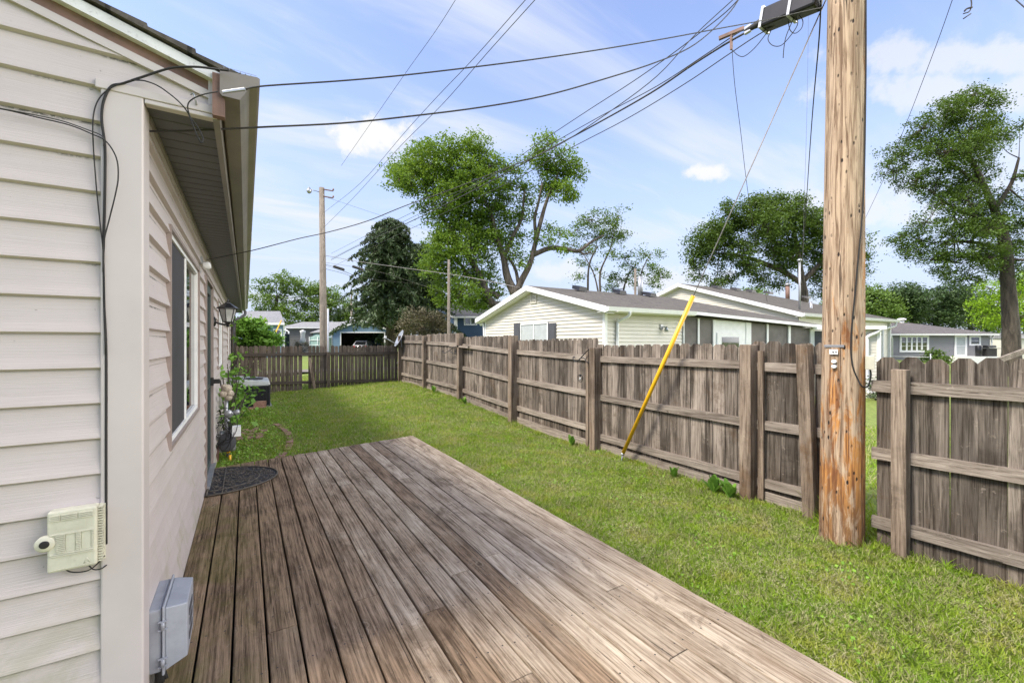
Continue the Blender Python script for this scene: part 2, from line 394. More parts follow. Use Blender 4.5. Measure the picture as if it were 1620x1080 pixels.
M['post'] = wood_mat('fence_post', (.33, .265, .20), (.12, .088, .062), 2, brown=(.15, .08, .035), stain=.5, rnd_amt=.5)
M['galv'] = plain('galvanised', (.38, .39, .40), .4, metal=.6, var=.15)
M['greybox'] = plain('grey_plastic', (.31, .325, .36), .45, var=.08, sc=14, dirt=.1)
M['beigebox'] = plain('aged_beige_plastic', (.55, .535, .42), .5, var=.08, sc=18, dirt=.15)
M['yellow'] = plain('yellow_plastic', (.80, .44, .015), .35, var=.06)
M['brick'] = plain('clay_brick', (.27, .155, .11), .85, var=.3, sc=20, dirt=.3, bmp=.5)
M['acmetal'] = plain('grey_metal_lid', (.40, .42, .40), .45, var=.08)
M['acdark'] = plain('dark_louvres', (.022, .022, .026), .55, var=.2)
M['carpaint'] = plain('silver_car_paint', (.60, .60, .62), .2, metal=.3)
M['red'] = plain('red_lens', (.45, .02, .015), .25)
M['greenhouse'] = plain('pale_green_film', (.45, .62, .56), .3, var=.15)
M['cloth'] = plain('white_cloth', (.72, .71, .68), .8, var=.1)
M['lampglass'] = plain('frosted_glass', (.42, .42, .40), .12, var=.25)
M['maple'] = leaf_mat('maple_leaves', (.034, .068, .010), (.125, .205, .028), .40, (.24, .36, .035))
M['oak'] = leaf_mat('oak_leaves', (.022, .044, .008), (.075, .125, .022), .32, (.16, .24, .03))
M['spruce'] = leaf_mat('spruce_needles', (.022, .04, .018), (.06, .085, .034), .1)
M['lime'] = leaf_mat('lime_leaves', (.08, .16, .012), (.22, .34, .02), .4, (.35, .5, .03))
M['mid'] = leaf_mat('mid_leaves', (.040, .075, .016), (.12, .19, .035), .35, (.17, .25, .04))
M['hedge'] = leaf_mat('far_leaves', (.016, .035, .014), (.06, .095, .03), .2)
M['bronze'] = leaf_mat('bronze_leaves', (.05, .05, .03), (.14, .12, .07), .2)
M['clover'] = leaf_mat('clover_leaves', (.07, .15, .015), (.19, .32, .04), .3)
M['vine'] = leaf_mat('vine_leaves', (.035, .085, .012), (.14, .26, .035), .3)
M['bark'] = bark_mat('grey_bark', (.045, .035, .028), (.16, .13, .10))
M['barkd'] = bark_mat('dark_bark', (.03, .024, .018), (.10, .08, .06))
def grass_mat():
    m, nt, b, out = newmat('grass_blades'); rn = rndn(nt); p = pos(nt)
    n = noise(nt, p, 1.1, 5, .6); n2 = noise(nt, p, 5, 4, .6)
    green = mix(nt, rn, (.15, .265, .012), (.40, .56, .038))
    green = mix(nt, ss(nt, n, .4, .62, 0, .6), green, (.30, .42, .045))
    n4 = noise(nt, p, 2.6, 6, .7)
    green = mix(nt, ss(nt, n4, .50, .62, 0, .7), green, (.43, .43, .085))
    green = mix(nt, ss(nt, n4, .46, .36, 0, .5), green, (.15, .29, .025))
    straw = mix(nt, rn, (.30, .25, .14), (.45, .40, .24))
    f = ss(nt, mth(nt, 'ADD', mth(nt, 'MULTIPLY', rn, .55), mth(nt, 'MULTIPLY', n2, .9)), .74, .88)
    c = mix(nt, mth(nt, 'MULTIPLY', f, .8), green, straw)
    nt.links.new(c, b.inputs['Base Color']); b.inputs['Roughness'].default_value = .55
    b.inputs['Specular IOR Level'].default_value = .25
    t = nd(nt, 'BsdfTranslucent', Color=c); ms = nd(nt, 'MixShader', Fac=.3)
    nt.links.new(b.outputs[0], ms.inputs[1]); nt.links.new(t.outputs[0], ms.inputs[2]); nt.links.new(ms.outputs[0], out.inputs[0])
    return m
M['grass'] = grass_mat()
def ground_mat():
    m, nt, b, out = newmat('soil_and_turf'); p = pos(nt)
    n = noise(nt, p, .35, 6, .65); n2 = noise(nt, p, 9, 6, .7); n3 = noise(nt, p, 60, 4, .7)
    c = mix(nt, ss(nt, n2, .35, .65), (.11, .15, .02), (.21, .27, .045))
    c = mix(nt, ss(nt, n, .55, .72, 0, .5), c, (.16, .15, .06))
    c = mix(nt, ss(nt, n3, .5, .7, 0, .5), c, (.06, .05, .025))
    nt.links.new(c, b.inputs['Base Color']); b.inputs['Roughness'].default_value = .95
    bump(nt, b, n3, .6, .02); return m
M['ground'] = ground_mat()
def pole_mat():
    m, nt, b, out = newmat('pole_wood'); p = pos(nt)
    sp = nd(nt, 'SeparateXYZ', Vector=p)
    g = noise(nt, vscale(nt, p, (30, 30, 1.3)), 1.5, 7, .65, .8)
    rot = noise(nt, vscale(nt, p, (9, 9, 2.4)), 1.2, 7, .75, .7)
    c = mix(nt, ss(nt, g, .36, .62), (.17, .105, .058), (.52, .385, .255))
    zf = ss(nt, sp.outputs[2], .1, 3.2, 1, 0)
    # the weathered face is bleached, the other keeps its orange preservative
    side = ss(nt, sp.outputs[0], 4.02, 4.20)
    f = mth(nt, 'ADD', mth(nt, 'MULTIPLY', rot, .95), mth(nt, 'MULTIPLY', mth(nt, 'ADD', zf, mth(nt, 'MULTIPLY', side, .8)), .22))
    c = mix(nt, ss(nt, f, .60, .74, 0, .9), c, mix(nt, ss(nt, g, .4, .62), (.17, .055, .012), (.52, .22, .04)))
    low = ss(nt, sp.outputs[2], .0, .75, .75, 0)
    c = mix(nt, mth(nt, 'MULTIPLY', low, ss(nt, rot, .35, .55)), c, (.10, .055, .025))
    pk = nd(nt, 'TexVoronoi', Vector=vscale(nt, p, (22, 22, 9)), Scale=1.0, Randomness=1.0).outputs['Distance']
    gate = ss(nt, noise(nt, p, 3.5, 3, .6), .42, .52)
    hole = mth(nt, 'MULTIPLY', ss(nt, pk, .10, .20, 1, 0), gate)
    c = mix(nt, hole, c, (.02, .012, .008))
    ck = ss(nt, noise(nt, vscale(nt, p, (24, 24, .35)), 1.0, 5, .6, .3), .335, .365, .9, 0)
    c = mix(nt, ck, c, (.03, .02, .014))
    nt.links.new(c, b.inputs['Base Color']); b.inputs['Roughness'].default_value = .85
    h = mth(nt, 'SUBTRACT', mth(nt, 'SUBTRACT', g, mth(nt, 'MULTIPLY', hole, .7)), ck)
    bump(nt, b, h, .8, .012); return m
M['pole'] = pole_mat()
M['polef'] = wood_mat('far_pole_wood', (.30, .26, .215), (.15, .125, .10), 2, stain=.3, knots=False, rnd_amt=.2)
# ================================================================== GROUND
def axis(lo, hi, step, far, g=1.35):
    a = list(np.arange(lo, hi+1e-6, step)); s = step; x = hi
    while x < far: s *= g; x += s; a.append(x)
    s = step; x = lo; pre = []
    while x > -far: s *= g; x -= s; pre.append(x)
    return pre[::-1]+a
xs, ys = axis(-1.5, 22, .25, 1500), axis(-1.5, 18, .25, 1500)
V = np.array([(x, y, gz(x, y)) for y in ys for x in xs]); nx = len(xs)
F = np.array([(j*nx+i, j*nx+i+1, (j+1)*nx+i+1, (j+1)*nx+i) for j in range(len(ys)-1) for i in range(nx-1)])
np_mesh('ground', V, F, np.zeros(len(F)), M['ground'], kind='structure', smooth=True)
# gravel alley beyond the back fence
b = MB(); alc = plain('alley_gravel', (.16, .145, .12), .95, var=.25, sc=3)
for x0, x1 in ((-40, 60),):
    b.add([(x0, 21.2, .285), (x1, 21.2, .285), (x1, 23.2, .285), (x0, 23.2, .285)], [(0, 1, 2, 3)])
b.build('alley', alc, kind='structure')

# ================================================================== SIDING BUILDER
PROF = [(0, .0), (.05, 1.0), (.12, .93), (.35, .58), (.7, .22), (1.0, .0)]     # height fraction, outward fraction
def siding(mb, P, U, Nn, z0, z1, expo, urange, openings=(), lip=.016, smooth=False):
    P, U, Nn = Vector(P), Vector(U), Vector(Nn); Z = Vector((0, 0, 1))
    k = 0
    while z0+k*expo < z1-1e-4:
        lo = z0+k*expo; hi = min(lo+expo, z1); zs = [lo+f*expo for f, _ in PROF if lo+f*expo < hi]+[hi]
        for o in openings:
            for zo in (o[2], o[3]):
                if lo < zo < hi: zs.append(zo)
        zs = sorted(set(round(z, 5) for z in zs))
        def off(z):
            t = (z-lo)/expo
            for (a, fa), (c, fc) in zip(PROF, PROF[1:]):
                if t <= c+1e-6: return lip*(fa+(fc-fa)*(t-a)/(c-a))+.003
            return .003
        rk = random.random()
        for za, zb in zip(zs, zs[1:]):
            if zb-za < 1e-4: continue
            ua, ub = urange((za+zb)/2); ra, rb = urange(za+1e-4), urange(zb-1e-4)
            if ub-ua < .01: continue
            segs = [(ua, ub)]; whole = True
            for o in openings:
                if o[2] < (za+zb)/2 < o[3]:
                    whole = False
                    ns = []
                    for s0, s1 in segs:
                        if o[0] > s0: ns.append((s0, min(s1, o[0])))
                        if o[1] < s1: ns.append((max(s0, o[1]), s1))
                        if o[1] <= s0 or o[0] >= s1: ns.append((s0, s1))
                    segs = [(a_, b_) for a_, b_ in set(ns) if b_-a_ > .005]
            for s0, s1 in segs:
                a0, a1, b0, b1 = (ra[0], ra[1], rb[0], max(rb[0], rb[1])) if whole and abs(ra[1]-rb[1]) < 1 and abs(ra[0]-rb[0]) < 1 else (s0, s1, s0, s1)
                q = [P+U*a0+Z*za+Nn*off(za+1e-6), P+U*a1+Z*za+Nn*off(za+1e-6), P+U*b1+Z*zb+Nn*off(zb-1e-6), P+U*b0+Z*zb+Nn*off(zb-1e-6)]
                mb.add(q, [(0, 1, 2, 3)], rk)
        k += 1
    return mb

# ================================================================== OUR HOUSE
WX, GY = -.345, 2.077
house = thing('beige_house', 'beige vinyl-sided house whose long wall borders the deck', 'house', (WX, GY, 0))
SLP = .307
def rake_z(x): return 2.575+SLP*(-.043-x)          # top of the gable siding under the rake trim
b = MB()
siding(b, (0, GY, 0), (1, 0, 0), (0, -1, 0), .03, 4.2, .1245,
       lambda z: (max(-8.0, -4.3-(4.3-.043-(z-2.575)/SLP)) if z > 2.6 else -8.0, (WX-.08) if z < 2.53 else min(-.115, -.043-(z-2.575)/SLP)), lip=.015)
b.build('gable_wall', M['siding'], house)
win1 = (2.745, 4.33, 1.07, 2.215); door = (5.02, 6.0, .2, 2.26); win2 = (7.16, 8.52, 1.24, 2.215); win3 = (10.9, 11.9, 1.24, 2.215)
b = MB()
siding(b, (WX, 0, 0), (0, 1, 0), (1, 0, 0), .05, 2.50, .1245, lambda z: (GY+.085, 15.4), (win1, door, win2, win3), lip=.019)
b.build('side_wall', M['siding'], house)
b = MB(); b.box((-8, 2.12, -.05), (WX-.04, 15.35, 2.45)); b.build('wall_core', M['dark'], house)
b = MB(); b.box((WX-.005, GY+.09, 2.46), (WX+.02, 15.4, 2.50)); b.box((WX-.0052, 15.36, 0), (WX+.022, 15.43, 2.46)); b.build('frieze_trim', M['trim'], house)
b = MB(); b.box((-.437, GY-.024, .0), (WX+.026, GY+.088, 2.525)); b.build('corner_trim', M['trim'], house, bevel=.006)
b = MB()     # bottom and end trim of the boxed eave return
b.box((-.45, GY-.028, 2.515), (-.095, GY+.012, 2.548)); b.box((WX+.028, GY-.0245, 2.498), (-.0958, GY+.0125, 2.5145)); b.box((-.125, GY-.0255, 2.548), (-.0952, GY+.012, 2.665)); b.build('return_trim', M['trim'], house, bevel=.003)
def rakeband(z0, z1, y0, y1, name, mat, x_end=-.06, zoff=0):
    b = MB(); zr = lambda x: 2.688+SLP*(-.043-x)
    for xa, xb in ((-4.3, x_end),):
        p = [(xa, y0, zr(xa)+z0), (xb, y0, zr(xb)+z0), (xb, y0, zr(xb)+z1), (xa, y0, zr(xa)+z1)]
        b.prism(p, (0, y1-y0, 0)); 
        q = [(-8.6-x, y, z) for x, y, z in p]; b.prism(q[::-1], (0, y1-y0, 0))
    return b.build(name, mat, house)
rakeband(-.138, -.108, GY-.022, GY+.05, 'rake_moulding', M['trim'], -.10)
rakeband(-.108, -.066, GY-.012, GY+.05, 'frieze_board', M['rust'], -.09)
rakeband(-.066, -.028, GY-.045, GY+.05, 'rake_fascia', M['whitedirty'], -.055)
rakeband(-.028, -.018, GY-.030, GY+.05, 'drip_edge', M['charcoal'], -.045)
b = MB(); zr = lambda x: 2.688+SLP*(-.043-x)
nst = 30
for k in range(nst):      # courses of shingles stepping down to the eave
    xa = -4.3+(4.3-.03)*k/nst; xb = -4.3+(4.3-.03)*(k+1)/nst+.01
    y0 = GY-.058-.006*random.random()
    for sgn in (0, 1):
        f = (lambda x: x) if not sgn else (lambda x: -8.6-x)
        p = [(f(xa), y0, zr(xa)-.018), (f(xb), y0, zr(xb)-.018), (f(xb), y0, zr(xb)+.006), (f(xa), y0, zr(xa)-.006)]
        if sgn: p = p[::-1]
        b.prism(p, (0, 15.55-y0, 0))
b.build('roof', M['shingle'], house)
b = MB()
y = GY+.013; k = 0
while y < 15.4:
    w = .098; b.add([(WX+.018, y, 2.503), (-.105, y, 2.503), (-.105, y+w-.012, 2.503), (WX+.018, y+w-.012, 2.503)], [(0, 3, 2, 1)])
    b.add([(WX+.018, y+w-.012, 2.503), (-.105, y+w-.012, 2.503), (-.105, y+w-.006, 2.516), (WX+.018, y+w-.006, 2.516)], [(0, 3, 2, 1)])
    b.add([(WX+.018, y+w-.006, 2.516), (-.105, y+w-.006, 2.516), (-.105, y+w, 2.503), (WX+.018, y+w, 2.503)], [(0, 3, 2, 1)])
    y += w
b.build('soffit', M['soffit'], house)
b = MB(); b.box((-.11, GY-.02, 2.492), (-.088, 15.45, 2.66)); b.box((WX+.016, GY+.09, 2.486), (WX+.03, 15.4, 2.502)); b.build('fascia', M['gutter'], house)
b = MB(); b.box((-.1105, GY-.055, 2.50), (-.07, GY-.021, 2.665)); b.build('rusty_end_flashing', M['rust'], house)
# K-style gutter, open top, with end cap and guard
gp = [(-.086, 2.672), (-.086, 2.585), (-.078, 2.575), (-.02, 2.575), (-.005, 2.60), (.012, 2.635), (.040, 2.648), (.048, 2.655), (.048, 2.680), (.038, 2.684)]
b = MB(); t = .003
gi = [(x+(.004 if i < 3 else -.004), z+.004) for i, (x, z) in enumerate(gp)]
for i in range(len(gp)-1):
    a0, a1, c0, c1 = gp[i], gp[i+1], gi[i], gi[i+1]
    b.add([(a0[0], GY-.07, a0[1]), (a1[0], GY-.07, a1[1]), (a1[0], 15.6, a1[1]), (a0[0], 15.6, a0[1])], [(0, 1, 2, 3)])
for y in (GY-.07, 15.6): b.prism([(x, y, z) for x, z in gp], (0, .003, 0))
for y in (5.1, 8.2, 11.3): b.prism([(x*1.03, y, z-.002) for x, z in gp[:-1]], (0, .03, 0))
gut = b.build('gutter', M['gutter'], house)
b = MB()
for i in range(7): b.box((-.075+i*.018, GY-.06, 2.690-.0006*i), (-.071+i*.018, GY+.42, 2.693-.0006*i))
for j in range(34): b.box((-.0745, GY-.06+j*.0142, 2.6935), (.036, GY-.0585+j*.0142, 2.6945))
b.build('gutter_guard', M['galv'], gut)
b = MB()     # downspout at the far end
b.tube(spline([(-.02, 15.45, 2.58), (-.02, 15.45, 2.47), (-.14, 15.4, 2.36), (-.27, 15.3, 2.28), (-.29, 15.3, 2.1), (-.29, 15.3, .3)], 3), .035, 8); b.build('downspout', M['charcoal'], house); b = MB()
b.tube([(-.29, 12.75, 2.46), (-.29, 12.75, .12)], .03, 8)
b.build('downspout', M['charcoal'], house)
def framebox(b, X, y0, y1, z0, z1, w, x0, x1):   # rectangular frame on the wall X
    b.box((X+x0, y0, z0), (X+x1, y1, z0+w)); b.box((X+x0, y0, z1-w), (X+x1, y1, z1))
    b.box((X+x0, y0, z0+w), (X+x1, y0+w, z1-w)); b.box((X+x0, y1-w, z0+w), (X+x1, y1, z1-w))
def our_window(o, split, nm):
    y0, y1, z0, z1 = o
    b = MB(); framebox(b, WX, y0, y1, z0, z1, .020, -.03, .026); f = b.build('window', M['taupe'], house)
    b = MB(); framebox(b, WX, y0+.0205, y1-.0205, z0+.0205, z1-.0205, .026, -.03, .012)
    if split: b.box((WX-.03, (y0+y1)/2-.022, z0+.047), (WX+.010, (y0+y1)/2+.022, z1-.047))
    b.build('frame', M['white'], f, bevel=.002)
    ym = (y0+y1)/2
    b = MB(); b.box((WX-.02, ym+.024, z0+.047), (WX-.008, y1-.047, z1-.047)); b.build('pane', M['glass'], f)
    b = MB(); b.box((WX-.02, y0+.047, z0+.047), (WX+.002, ym-.024, z1-.047)); b.build('insect_screen', M['screen'], f)
our_window(win1, 1, ''); our_window(win2, 1, ''); our_window(win3, 1, '')
y0, y1, z0, z1 = door
b = MB(); framebox(b, WX, y0, y1, z0-.01, z1, .03, -.05, .03); d0 = b.build('door', M['taupe'], house)
b = MB(); framebox(b, WX, y0+.032, y1-.032, z0+.02, z1-.032, .09, -.03, .006); b.box((WX-.0302, y0+.12, 1.12), (WX+.004, y1-.12, 1.17)); b.build('storm_frame', M['doorgreen'], d0)
b = MB(); b.box((WX-.02, y0+.12, z0+.1), (WX-.008, y1-.12, z1-.12)); b.build('pane', M['glass'], d0)
b = MB(); b.box((WX+.006, y1-.105, 1.13), (WX+.035, y1-.05, 1.22)); b.box((WX+.035, y1-.10, 1.15), (WX+.095, y1-.06, 1.2)); b.build('handle', M['black'], d0, bevel=.006)
b = MB(); b.box((WX-.006, y0+.01, .203), (WX+.05, y1-.01, .235)); b.build('threshold', M['galv'], d0)

# ---- lantern on the wall
L = thing('wall_lantern', 'black coach lantern with frosted panes mounted beside the back door', 'wall lamp', (WX, 6.21, 1.93))
b = MB(); b.lathe((WX+.015, 6.21, 1.86), [(.055, 0), (.055, .012), (.04, .024), (.015, .028)], 16, (1, 0, 0))
b.tube(spline([(WX+.03, 6.21, 1.86), (WX+.08, 6.21, 1.84), (WX+.13, 6.21, 1.83), (WX+.16, 6.21, 1.845)], 4), .011, 8)
b.lathe((WX+.16, 6.21, 1.80), [(.006, 0), (.02, .015), (.012, .03), (.03, .05), (.05, .06), (.06, .066)], 12)
b.build('arm', M['iron'], L)
lc = Vector((WX+.16, 6.21, 1.866))
b = MB(); b.lathe(lc, [(.052, 0), (.088, .15)], 6, smooth=False, a0=.26); b.build('lamp_glass', M['lampglass'], L)
b = MB()
for k in range(6):
    a = .26+k*math.pi/3; ca, sa = math.cos(a), math.sin(a)
    b.tube([lc+Vector((.054*ca, .054*sa, 0)), lc+Vector((.091*ca, .091*sa, .152))], .005, 5)
b.lathe(lc+Vector((0, 0, .15)), [(.093, 0), (.118, .006), (.118, .014), (.07, .045), (.035, .07), (.03, .082), (.012, .09), (.014, .10), (.004, .125)], 6, smooth=False, a0=.26)
b.build('lamp_cap', M['iron'], L)

# ---- wall hardware where cables land
b = MB(); p = onX(325, 412, WX+.05)
H = thing('cable_insulator', 'white insulator knob on the wall under the soffit, holding a thin cable', 'insulator', (WX+.02, p.y, p.z-.03))
b.lathe((WX+.03, p.y, p.z-.05), [(.03, 0), (.035, .01), (.032, .05), (.02, .06)], 10, (1, 0, .2)); b.build('knob', M['whitedirty'], H)
b = MB(); b.box((WX+.016, p.y-.02, p.z-.03), (WX+.03, p.y+.02, p.z+.03)); b.build('bracket', M['galv'], H)

# ================================================================== BOXES ON THE HOUSE
# telecom box on the gable wall
Y0 = GY-.016
def gw(px, py, off=.06): return onY(px, py, GY-off)
tb = thing('telecom_box', 'ribbed pale plastic telecom box with a round black lock on the gable wall', 'utility box', (-.5, Y0, .95))
c0, c1 = gw(75, 800), gw(160, 905)
x0, x1 = gw(74, 850).x, gw(153, 850).x; zt, zb = gw(110, 806).z, gw(110, 901).z
b = MB(); b.box((x0, Y0-.045, zb), (x1, Y0, zt)); b.build('cover', M['beigebox'], tb, bevel=.006)
b = MB()
for i in range(22):
    z = zb+.008+(zt-zb-.016)*i/21; b.box((x1+.001, Y0-.034, z-.0018), (x1+.013, Y0-.006, z+.0018))
b.box((x1+.0005, Y0-.012, zb+.004), (x1+.016, Y0, zt-.003)); b.build('heat_fins', M['beigebox'], tb)
b = MB(); w = x1-x0; h = zt-zb
def rib(u0, u1, v, t=.0016): b.box((x0+w*u0, Y0-.0495, zb+h*v-t), (x0+w*u1, Y0-.044, zb+h*v+t))
for v in (.93, .905, .88, .855): rib(.05, .26, v); rib(.29, .60, v); rib(.64, .93, v)
for v in (.60, .57, .54, .51, .48, .45, .42, .39, .36, .33): rib(.18, .36, v); rib(.58, .68, v); rib(.90, .95, v)
for v in (.62, .295, .27): rib(.06, .95, v)
b.box((x0+w*.16, Y0-.0465, zb+h*.68), (x0+w*.76, Y0-.0445, zb+h*.81))
b.box((x0+w*.38, Y0-.0465, zb+h*.32), (x0+w*.56, Y0-.0445, zb+h*.61)); b.box((x0+w*.70, Y0-.0465, zb+h*.32), (x0+w*.88, Y0-.0445, zb+h*.61))
for i in range(12): b.box((x0+w*(.08+.07*i), Y0-.0465, zb+h*.035), (x0+w*(.12+.07*i), Y0-.0445, zb+h*.045))
tri = [(.74, .07), (.86, .07), (.80, .16)]
for (a, c), (e, g) in zip(tri, tri[1:]+tri[:1]): b.tube([(x0+w*a, Y0-.0455, zb+h*c), (x0+w*e, Y0-.0455, zb+h*g)], .0011, 5)
b.build('raised_ribs', M['beigebox'], tb)
lk = (x0-.004, Y0, zb+h*.5)
b = MB(); b.lathe(lk, [(.024, .030), (.026, .034), (.026, .046), (.022, .0505)], 24, (0, -1, 0)); b.build('lock_boss', M['beigebox'], tb)
b = MB(); b.lathe((lk[0], Y0-.0506, lk[2]), [(.0125, 0), (.0125, .002), (.009, .003), (.003, .0025)], 20, (0, -1, 0)); b.build('lock', M['black'], tb)
# grey network box on the side wall by the corner
nb = thing('grey_utility_box', 'grey hinged plastic utility box low on the wall beside the deck', 'utility box', (WX, 2.3, .5))
ya, yb = onX(224, 960, WX+.02).y, onX(262, 920, WX+.02).y+.06
pz = onX(300, 918, WX+.19); pb = onX(300, 1020, WX+.19)
za, zb2 = .315, .565; y0n, y1n = 2.175, 2.44
b = MB(); b.box((WX+.016, y0n, za), (WX+.062, y1n, zb2)); b.build('base', M['greybox'], nb, bevel=.008)
b = MB(); b.box((WX+.063, y0n-.011, za-.011), (WX+.072, y1n+.011, zb2+.011))
b.hexa([(WX+.072, y0n, za), (WX+.142, y0n+.022, za+.022), (WX+.142, y1n-.018, za+.022), (WX+.072, y1n, za), (WX+.072, y0n, zb2), (WX+.142, y0n+.022, zb2-.010), (WX+.142, y1n-.018, zb2-.010), (WX+.072, y1n, zb2)])
b.build('lid', M['greybox'], nb, bevel=.006)
for z in (za+.045, zb2-.06):
    b = MB(); b.tube([(WX+.067, y0n-.016, z-.014), (WX+.067, y0n-.016, z+.014)], .007, 8); b.box((WX+.052, y0n-.02, z-.017), (WX+.082, y0n-.009, z-.014)); b.box((WX+.052, y0n-.02, z+.014), (WX+.082, y0n-.009, z+.017)); b.build('hinge', M['greybox'], nb)
b = MB()
for i, z in enumerate((za+.06, za+.11, za+.16)): b.box((WX+.1422, y0n+.07+.02*(i % 2), z), (WX+.144, y0n+.19, z+.03))
b.build('embossed_mark', M['charcoal'], nb)
b = MB()
for k in range(4): b.tube(spline([(WX+.035, y0n+.05+k*.035, za+.01), (WX+.04, y0n+.06+k*.03, .27), (WX+.03+.01*k, y0n+.08+k*.02, .19)], 4), .009, 6)
b.build('cable_tails', M['black'], nb)

# ---- cables on the gable wall and the corner
def gcable(label, pts, r, closed=False, name='wall_cable'):
    P = [onY(px, py, GY-o) if not isinstance(px, tuple) else px for px, py, o in pts]
    b = MB(); b.tube(spline(P, 6), r*.85, 7); o = b.build(name, M['black'] if r > .0022 else M['wire'])
    tag(o, label, 'cable'); return o
gcable('thick black cable bundle running down beside the white corner post', [(362, 112, .1), (345, 110, .09), (310, 106, .07), (270, 108, .05), (225, 122, .035), (195, 132, .03), (176, 137, .03), (164, 160, .03), (161, 190, .03), (166, 232, .03), (166, 300, .03), (164, 400, .022), (165, 480, .022), (168, 560, .024), (168, 700, .024), (168, 860, .024)], .0048)
gcable('thin black cable looping out left of the corner post', [(208, 127, .035), (180, 137, .035), (160, 152, .03), (149, 176, .028), (147, 215, .026), (152, 290, .026), (158, 350, .026), (163, 395, .026), (165, 440, .03), (167, 560, .031)], .0024)
gcable('black cable from the left across the siding that bulges over the corner post', [(-30, 168, .03), (10, 174, .03), (60, 186, .03), (110, 198, .03), (145, 212, .035), (168, 224, .045), (184, 250, .05), (187, 280, .05), (182, 310, .05), (172, 350, .045), (164, 385, .035), (163, 430, .03)], .0026)
gcable('second strand of the cable that comes in from the left edge', [(-30, 166, .032), (8, 173, .034), (60, 183, .03), (100, 192, .03), (140, 206, .033), (162, 216, .034), (164, 232, .034)], .0022)
gcable('thin drip loop cable hanging in front of the boxed eave', [(208, 127, .035), (228, 128, .04), (250, 136, .05), (270, 150, .05), (285, 163, .05), (298, 180, .05), (308, 205, .05), (318, 226, .05), (321, 218, .05), (312, 200, .05), (301, 185, .05), (297, 168, .06), (303, 158, .07), (320, 150, .09), (345, 145, .11)], .0028)
gcable('short black cables under the telecom box', [(98, 896, .03), (112, 904, .03), (135, 903, .03), (150, 895, .03), (166, 878, .028)], .0024)
gcable('black cable tail curling from the telecom box to the corner post', [(140, 893, .03), (148, 900, .03), (160, 899, .03), (169, 893, .028)], .0024)
cl = thing('service_clamp', 'silver wedge clamp holding the cable at the roof corner', 'cable clamp', tuple(onY(372, 142, GY-.12)))
a, c = onY(352, 146, GY-.11), onY(388, 141, GY-.14)
b = MB(); b.beam(a, c, .008, .011); b.build('body', M['galv'], cl, bevel=.002)
b = MB(); b.tube(spline([onY(302, 150, GY-.03), onY(306, 148, GY-.04), onY(309, 157, GY-.04), onY(311, 166, GY-.03)], 4), .0028, 6); b.build('wire_bail', M['galv'], cl)

# ================================================================== DECK
deck = thing('deck', 'weathered wooden plank deck bleached along its lawn side', 'deck', (0.9, 2.5, .0))
ZD = .20
def dfar(x): return 5.885+.185*(x+.33)
joints = {}
X0, PIT = -.330, .1385; NB = 18
for (px, py) in ((394, 800), (449, 994), (553, 765), (848, 851), (767, 881), (588, 943), (1070, 1036), (890, 838), (636, 757), (430, 1100), (730, 905), (700, 960), (985, 925), (520, 1180), (660, 745), (816, 1075)):
    q = onZ(px, py, ZD); k = int((q.x-X0)/PIT); joints.setdefault(k, []).append(q.y)
b = MB(); sc = MB()
for k in range(NB):
    xa = X0+k*PIT+.005+random.uniform(-.0012, .0012); xb = X0+(k+1)*PIT-.005+random.uniform(-.0012, .0012)
    cuts = sorted([y for y in joints.get(k, []) if 0 < y < 5.6]); cuts = [-1.6]+cuts+[None]
    for c0, c1 in zip(cuts, cuts[1:]):
        dz = random.uniform(-.0018, .0018)
        e0, e1 = (c1-.002, c1-.002) if c1 else (dfar(xa)+random.uniform(-.006, .006), dfar(xb))
        if c1 is None: e1 = e0+.185*PIT
        s0 = c0+.002; r_ = .0035
        prof = [(xa, ZD-.034), (xa, ZD-r_), (xa+r_, ZD), ((xa+xb)/2, ZD+.0008), (xb-r_, ZD), (xb, ZD-r_), (xb, ZD-.034)]
        n = len(prof); f0 = [(x, s0, z+dz) for x, z in prof]; f1 = [(x, e0+(e1-e0)*(x-xa)/(xb-xa), z+dz) for x, z in prof]
        b.add(f0+f1, [tuple(range(n)), tuple(reversed(range(n, 2*n)))]+[(i, n+i, n+(i+1) % n, (i+1) % n) for i in range(n)], random.random())
        y = math.ceil((s0-.1)/.406)*.406+.1
        while y < e0-.02:
            for u in (.2, .8):
                cx = xa+(xb-xa)*u+random.uniform(-.004, .004); cy = y+random.uniform(-.01, .01)
                if cy > 1.3: sc.add([(cx+.0048*math.cos(a), cy+.0048*math.sin(a), ZD+dz+.0016) for a in [i*math.pi/3 for i in range(6)]], [tuple(range(6))])
            y += .406
b.build('deck_planks', M['deck'], deck)
sc.build('screw_heads', plain('dark_screw', (.03, .022, .018), .6), deck, kind='stuff')
XE = X0+NB*PIT
b = MB(); b.box((XE-.045, -1.6, .02), (XE-.007, dfar(XE)-.03, ZD-.0365))
b.beam((X0, dfar(X0)-.03, .09), (XE-.05, dfar(XE)-.03, .09), .036, .14)
b.build('rim_joist', M['fencex'], deck)
b = MB(); b.add([(X0, -1.6, .055), (XE-.05, -1.6, .055), (XE-.05, 5.8, .09), (X0, 5.8, .09)], [(0, 1, 2, 3)]); b.build('dark_underside', M['dark'], deck)

